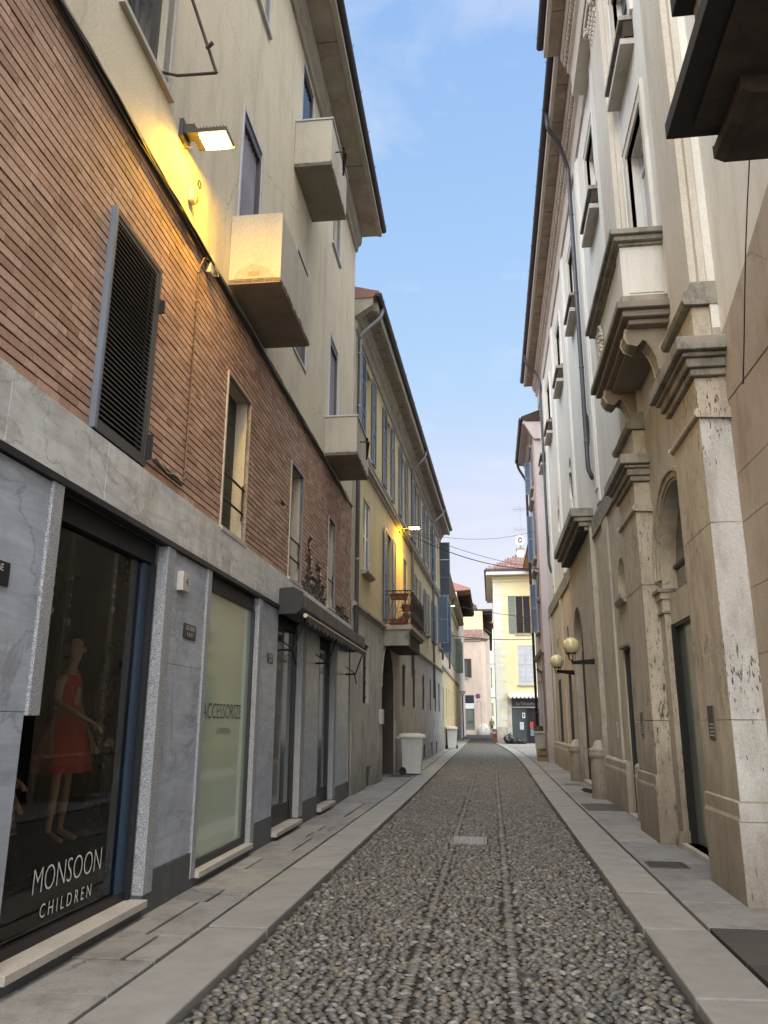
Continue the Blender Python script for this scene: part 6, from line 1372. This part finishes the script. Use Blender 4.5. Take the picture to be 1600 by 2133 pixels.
# ================================================================ bins, planter, bags, boxes, signs
def bin_(x, y, rot, s, label):
    z = g(y) + .035; t = thing('wheeled_bin', (x, y, z), label, 'bin', 'white wheeled bins by the left wall')
    ca, sa = math.cos(rot), math.sin(rot)
    def P(a, b, c): return (x + (ca * a - sa * b) * s, y + (sa * a + ca * b) * s, z + c * s)
    def ring(hw_, hd, zz, off=0): return [P(hw_ * a, hd * b + off, zz) for a, b in ((-1, -1), (-.0, -1.04), (1, -1), (1.03, 0), (1, 1), (0, 1.03), (-1, 1), (-1.03, 0))]
    k = MB(); k.m(m_binw); R_ = [ring(.205, .235, .04, .02), ring(.215, .25, .10, .02), ring(.255, .30, .90), ring(.262, .31, .98)]; vs = [q for r in R_ for q in r]
    k.add(vs, [(i * 8 + j, i * 8 + (j + 1) % 8, (i + 1) * 8 + (j + 1) % 8, (i + 1) * 8 + j) for i in range(3) for j in range(8)] + [tuple(range(8))]); k.build('body', None, t, bevel=.02)
    k = MB(); k.m(m_lid); R_ = [ring(.30, .35, .975), ring(.30, .35, 1.02), ring(.27, .33, 1.05, .02), ring(.20, .22, 1.085, .05)]; vs = [q for r in R_ for q in r]
    k.add(vs, [(i * 8 + j, i * 8 + (j + 1) % 8, (i + 1) * 8 + (j + 1) % 8, (i + 1) * 8 + j) for i in range(3) for j in range(8)] + [tuple(range(24, 32)), tuple(range(8))]); k.build('lid', None, t, bevel=.012)
    k = MB(); k.m(m_binw); k.tube([P(-.22, .36, .93), P(-.22, .43, .97), P(.22, .43, .97), P(.22, .36, .93)], .016 * s, 6); k.build('handle', None, t)
    for sg in (-1, 1): k = MB(); k.m(m_rubber); k.tube([P(sg * .23, .26, .10), P(sg * .285, .26, .10)], .10 * s, 18); k.build('wheel', None, t)
    k = MB(); k.m(m_darkmetal); k.tube([P(-.28, .26, .10), P(.28, .26, .10)], .012 * s, 6); k.build('axle', None, t)
bin_(-2.36, 24.3, R(92), 1.08, 'white wheeled bin with a cream lid beside the arched passage, nearer one')
bin_(-2.24, 45.0, R(190), 1.08, 'white wheeled bin standing at the far corner of the ochre house')
# planter urn with dry plants
px, py = 1.93, 34.6; pz = g(py) + .03
t = thing('stone_planter', (px, py, pz), 'tall tapering pale planter with dry plants by the salmon house', 'planter')
k = MB(); k.m(m_sill)
def sq(h_, z): return [(px + h_ * a, py + h_ * b, pz + z) for a, b in ((-1, -1), (1, -1), (1, 1), (-1, 1))]
R_ = [sq(.12, .0), sq(.17, .6), sq(.20, 1.0), sq(.26, 1.02), sq(.26, 1.10), sq(.22, 1.10), sq(.2, 1.04)]
k.add([q for r in R_ for q in r], [(i * 4 + j, i * 4 + (j + 1) % 4, (i + 1) * 4 + (j + 1) % 4, (i + 1) * 4 + j) for i in range(6) for j in range(4)] + [(24, 25, 26, 27)]); k.build('pot', None, t, bevel=.01)
k = MB(); k.m(m_leaf)
for q in range(160): a = random.random() * 6.28; r_ = random.uniform(0, .22); h_ = random.uniform(.05, .3); x_, y_ = px + r_ * math.cos(a), py + r_ * math.sin(a); k.quad((x_, y_, pz + 1.06), (x_ + .03, y_ + .02, pz + 1.06 + h_ * .5), (x_ + random.uniform(-.12, .12), y_ + random.uniform(-.1, .1), pz + 1.06 + h_), (x_ - .03, y_, pz + 1.06 + h_ * .55))
k.build('dry_plants', None, t)
def carton(x, y, z, sx, sy, sz, rot, label, open_=True):
    t = thing('cardboard_box', (x, y, z), label, 'box', 'cartons at the foot of the planter'); ca, sa = math.cos(rot), math.sin(rot)
    G = Frame(x, y, -sa, ca, ca, sa, 0); k = MB(); k.m(m_card); e = .008
    k.box(G, -sy, sy, z, z + e, -sx, sx); k.box(G, -sy, -sy + e, z + e, z + sz, -sx, sx); k.box(G, sy - e, sy, z + e, z + sz, -sx, sx); k.box(G, -sy + e, sy - e, z + e, z + sz, -sx, -sx + e); k.box(G, -sy + e, sy - e, z + e, z + sz, sx - e, sx); k.build('carton', None, t)
    k = MB(); k.m(m_card); k.quad(G.p(-sy, z + sz, -sx), G.p(-sy, z + sz, sx), G.p(-sy * 1.5, z + sz * 1.05, sx), G.p(-sy * 1.5, z + sz * 1.05, -sx)); k.quad(G.p(-sy, z + sz, sx), G.p(sy, z + sz, sx), G.p(sy, z + sz * 1.3, sx * 1.25), G.p(-sy, z + sz * 1.3, sx * 1.25)); k.build('flaps', None, t)
carton(1.93, 32.6, g(32.6) + .035, .20, .17, .22, .1, 'lower open brown carton beside the salmon house'); carton(1.92, 32.65, g(32.6) + .27, .16, .14, .22, .3, 'upper brown carton stacked on the other one')
# bin bags
def bag(x, y, r, h_, label, seed):
    z = g(y) + .02; t = thing('rubbish_bag', (x, y, z), label, 'rubbish bag', 'black rubbish bags by the corner'); rg2 = random.Random(seed); k = MB(); k.m(m_bag); n, m_ = 20, 9; vs = []
    for i in range(m_ + 1):
        f = i / m_; rad = r * (math.sin(math.pi * (.12 + .84 * f)) ** .55) * (1 if f < .8 else 1 - (f - .8) * 3.4)
        for j in range(n): a = 2 * math.pi * j / n; q = 1 + .16 * math.sin(3 * a + seed + f * 4) + .07 * math.sin(7 * a + f * 9) + rg2.uniform(-.05, .05); vs.append((x + rad * q * math.cos(a) * 1.15, y + rad * q * math.sin(a), z + h_ * f * (1 + .05 * math.sin(4 * a))))
    k.add(vs, [(i * n + j, i * n + (j + 1) % n, (i + 1) * n + (j + 1) % n, (i + 1) * n + j) for i in range(m_) for j in range(n)] + [tuple(range(m_ * n, m_ * n + n))], True); k.build('sack', None, t)
    k = MB(); k.m(m_bag); k.tube([(x, y, z + h_ * .93), (x + .03, y, z + h_ * 1.05), (x + .12, y, z + h_ * 1.15)], [.04, .02, .06], 8); k.build('knot', None, t)
bag(1.12, 54.9, .34, .62, 'largest black rubbish bag leaning on the grey corner of the lemon house', 1); bag(1.62, 54.7, .30, .38, 'middle black rubbish bag slumped before the far shop window', 2); bag(2.02, 54.8, .20, .20, 'smallest flat black rubbish bag on the right of the heap', 3)
t = thing('waste_carton', (.12, 57.2, g(57)), 'small red and white carton with rubbish on the corner kerb', 'box'); k = MB(); k.m(m_card); k.box(W, 57.0, 57.4, g(57) + .03, g(57) + .35, .02, .30); k.m(m_signred); k.box(W, 56.99, 57.41, g(57) + .35, g(57) + .58, .01, .31); k.build('carton', None, t); k = MB(); k.m(m_white); k.ball((.16, 57.2, g(57) + .66), .12, 8, .8); k.build('crumpled_paper', None, t)
# road signs
t = thing('give_way_sign', (-2.40, 69.5, .23), 'give way triangle on a dark post at the end of the left pavement', 'road sign'); k = MB(); k.m(m_signblk); k.tube([(-2.40, 69.5, .2), (-2.44, 69.5, 3.7)], .05, 8); k.build('post', None, t)
FS = front(69.4); k = MB(); k.m(m_signred); k.prism(FS, [(-2.70, 4.12), (-2.14, 4.12), (-2.42, 3.62)], 0, .03); k.m(m_white); k.prism(FS, [(-2.60, 4.06), (-2.24, 4.06), (-2.42, 3.75)], .03, .036); k.build('triangle', None, t)
t = thing('no_parking_sign', (-1.35, 86.5, .3), 'no parking disc on a grey hooped post before the rose house', 'road sign'); k = MB(); k.m(m_zinc); k.tube([(-1.1, 86.6, .3), (-1.1, 86.6, 3.7), (-1.4, 86.6, 3.75), (-1.5, 86.6, 3.6)], .035, 8); k.build('post', None, t)
k = MB(); k.m(m_signred); k.tube([(-1.4, 86.5, 4.25), (-1.4, 86.45, 4.25)], .28, 20); k.m(m_signblue); k.tube([(-1.4, 86.46, 4.25), (-1.4, 86.43, 4.25)], .21, 20); k.m(m_signred); k.prism(front(86.43), [(-1.56, 4.38), (-1.53, 4.42), (-1.24, 4.12), (-1.27, 4.08)], 0, .006); k.build('disc', None, t)
# overhead cables
def cable(a, b, sag, r, label):
    a, b = Vector(a), Vector(b); mb = MB(); mb.m(m_darkmetal); P_ = []
    for i in range(25): f = i / 24; p = a.lerp(b, f); P_.append((p.x, p.y, p.z - sag * 4 * f * (1 - f)))
    mb.tube(P_, r, 5); top(mb.build('overhead_cable'), tuple(a), label, 'cable')
cable(F2.p(25.5, 7.75, .1), FQ.p(32.2, 7.62, .02), .35, .016, 'heavier black cable sagging across the street from the lit street lamp')
cable(F2.p(25.5, 7.85, .1), FQ.p(32.2, 7.65, .02), .18, .009, 'thin wire running just above the heavier sagging cable')
cable(F2.p(26.2, 7.95, .1), FQ.p(33.6, 9.55, .02), .35, .007, 'highest thin wire across the strip of sky')
cable(F3.p(46, 8.3, .1), (2.6, 50, 7.9), .1, .016, 'straight wire across the far street above the yellow house lamp')
cable(F3.p(44.5, 6.3, .1), (2.6, 50, 6.55), .12, .022, 'lowest dark wire across the far street by the lemon house')
mb = MB(); mb.m(m_leaf); r9 = random.Random(9)
for i in range(260): a_ = r9.random() * 6.28; b_ = r9.random() ** .5; x_, z_ = -2.6 + 1.0 * b_ * math.cos(a_), 16.3 + .7 * b_ * math.sin(a_); mb.quad((x_, 106 + r9.random(), z_), (x_ + .15, 106, z_ + .05), (x_ + .05, 106, z_ + .2))
tf = thing('far_tree', (-2.6, 106.5, 14), 'small tree top above the far roofs', 'tree'); mb.build('crown', None, tf); mb = MB(); mb.m(m_wood); mb.tube([(-2.6, 106.5, 14), (-2.6, 106.5, 16.2)], [.14, .05], 6); mb.build('trunk', None, tf)

# someone walking away at the end of the street
pz_ = g(92) - .0
pw = thing('person', (-.03, 92, pz_), 'distant person in a green jacket and black trousers walking at the street end', 'person')
v = [(0, 0, .92), (0, 0, 1.10), (0, .01, 1.32), (0, .02, 1.44), (0, .02, 1.50), (0, .03, 1.60), (0, .03, 1.68)]; rr_ = [.14, .13, .16, .07, .06, .095, .07]; e_ = [(i, i + 1) for i in range(6)]
def addc(par, pts):
    p = par
    for q, r1 in pts: v.append(q); rr_.append(r1); e_.append((p, len(v) - 1)); p = len(v) - 1
addc(0, [((-.09, .06, .80), .095), ((-.10, .18, .48), .06), ((-.10, .12, .10), .04), ((-.10, .24, .04), .035)]); addc(0, [((.09, -.04, .80), .095), ((.10, -.10, .48), .06), ((.10, -.30, .14), .04), ((.10, -.22, .05), .035)])
addc(2, [((-.20, 0, 1.34), .06), ((-.25, -.10, 1.08), .045), ((-.24, -.02, .86), .032), ((-.24, .0, .78), .035)]); addc(2, [((.20, 0, 1.34), .06), ((.25, .08, 1.08), .045), ((.24, .18, .88), .032), ((.24, .2, .80), .035)])
bm_ = limb(v, e_, rr_)
m_jacket = mat('green_jacket', (.12, .14, .09), bump=0); m_trous = mat('black_trousers', (.015, .015, .017), bump=0); m_face = mat('skin', (.45, .30, .22), bump=0)
o_ = mesh_part(bm_, 'body', m_jacket, pw); o_.data.materials.append(m_trous); o_.data.materials.append(m_face); o_.data.materials.append(m_hair); o_.data.materials.append(m_white)
for p_ in o_.data.polygons:
    z_ = p_.center.z; p_.material_index = 4 if z_ < .09 else 1 if z_ < .84 and abs(p_.center.x) < .2 else 3 if z_ > 1.62 or (z_ > 1.5 and p_.center.y < .05) else 2 if z_ > 1.47 or z_ < .84 else 0

mb_ = None
for i, (x, y, q, lab) in enumerate(((-2.62, 21.9, .04, 'crumpled white scrap of paper by the arched passage'), (-2.75, 20.6, .03, 'small white scrap on the left pavement near the brick building end'), (1.95, 12.6, .02, 'tiny white scrap on the right pavement before the second pilaster'), (-.9, 4.55, .02, 'tiny white fleck on the nearest cobbles'))):
    k = MB(); k.m(m_white); r_l = random.Random(i); vs = [(x + r_l.uniform(-q, q), y + r_l.uniform(-q, q), g(y) + .035 + r_l.uniform(0, q)) for _ in range(6)]
    k.add(vs, [(0, 1, 2), (1, 2, 3), (2, 3, 4), (3, 4, 5), (0, 2, 5)]); top(k.build('paper_scrap'), (x, y, g(y) + .035), lab, 'litter')
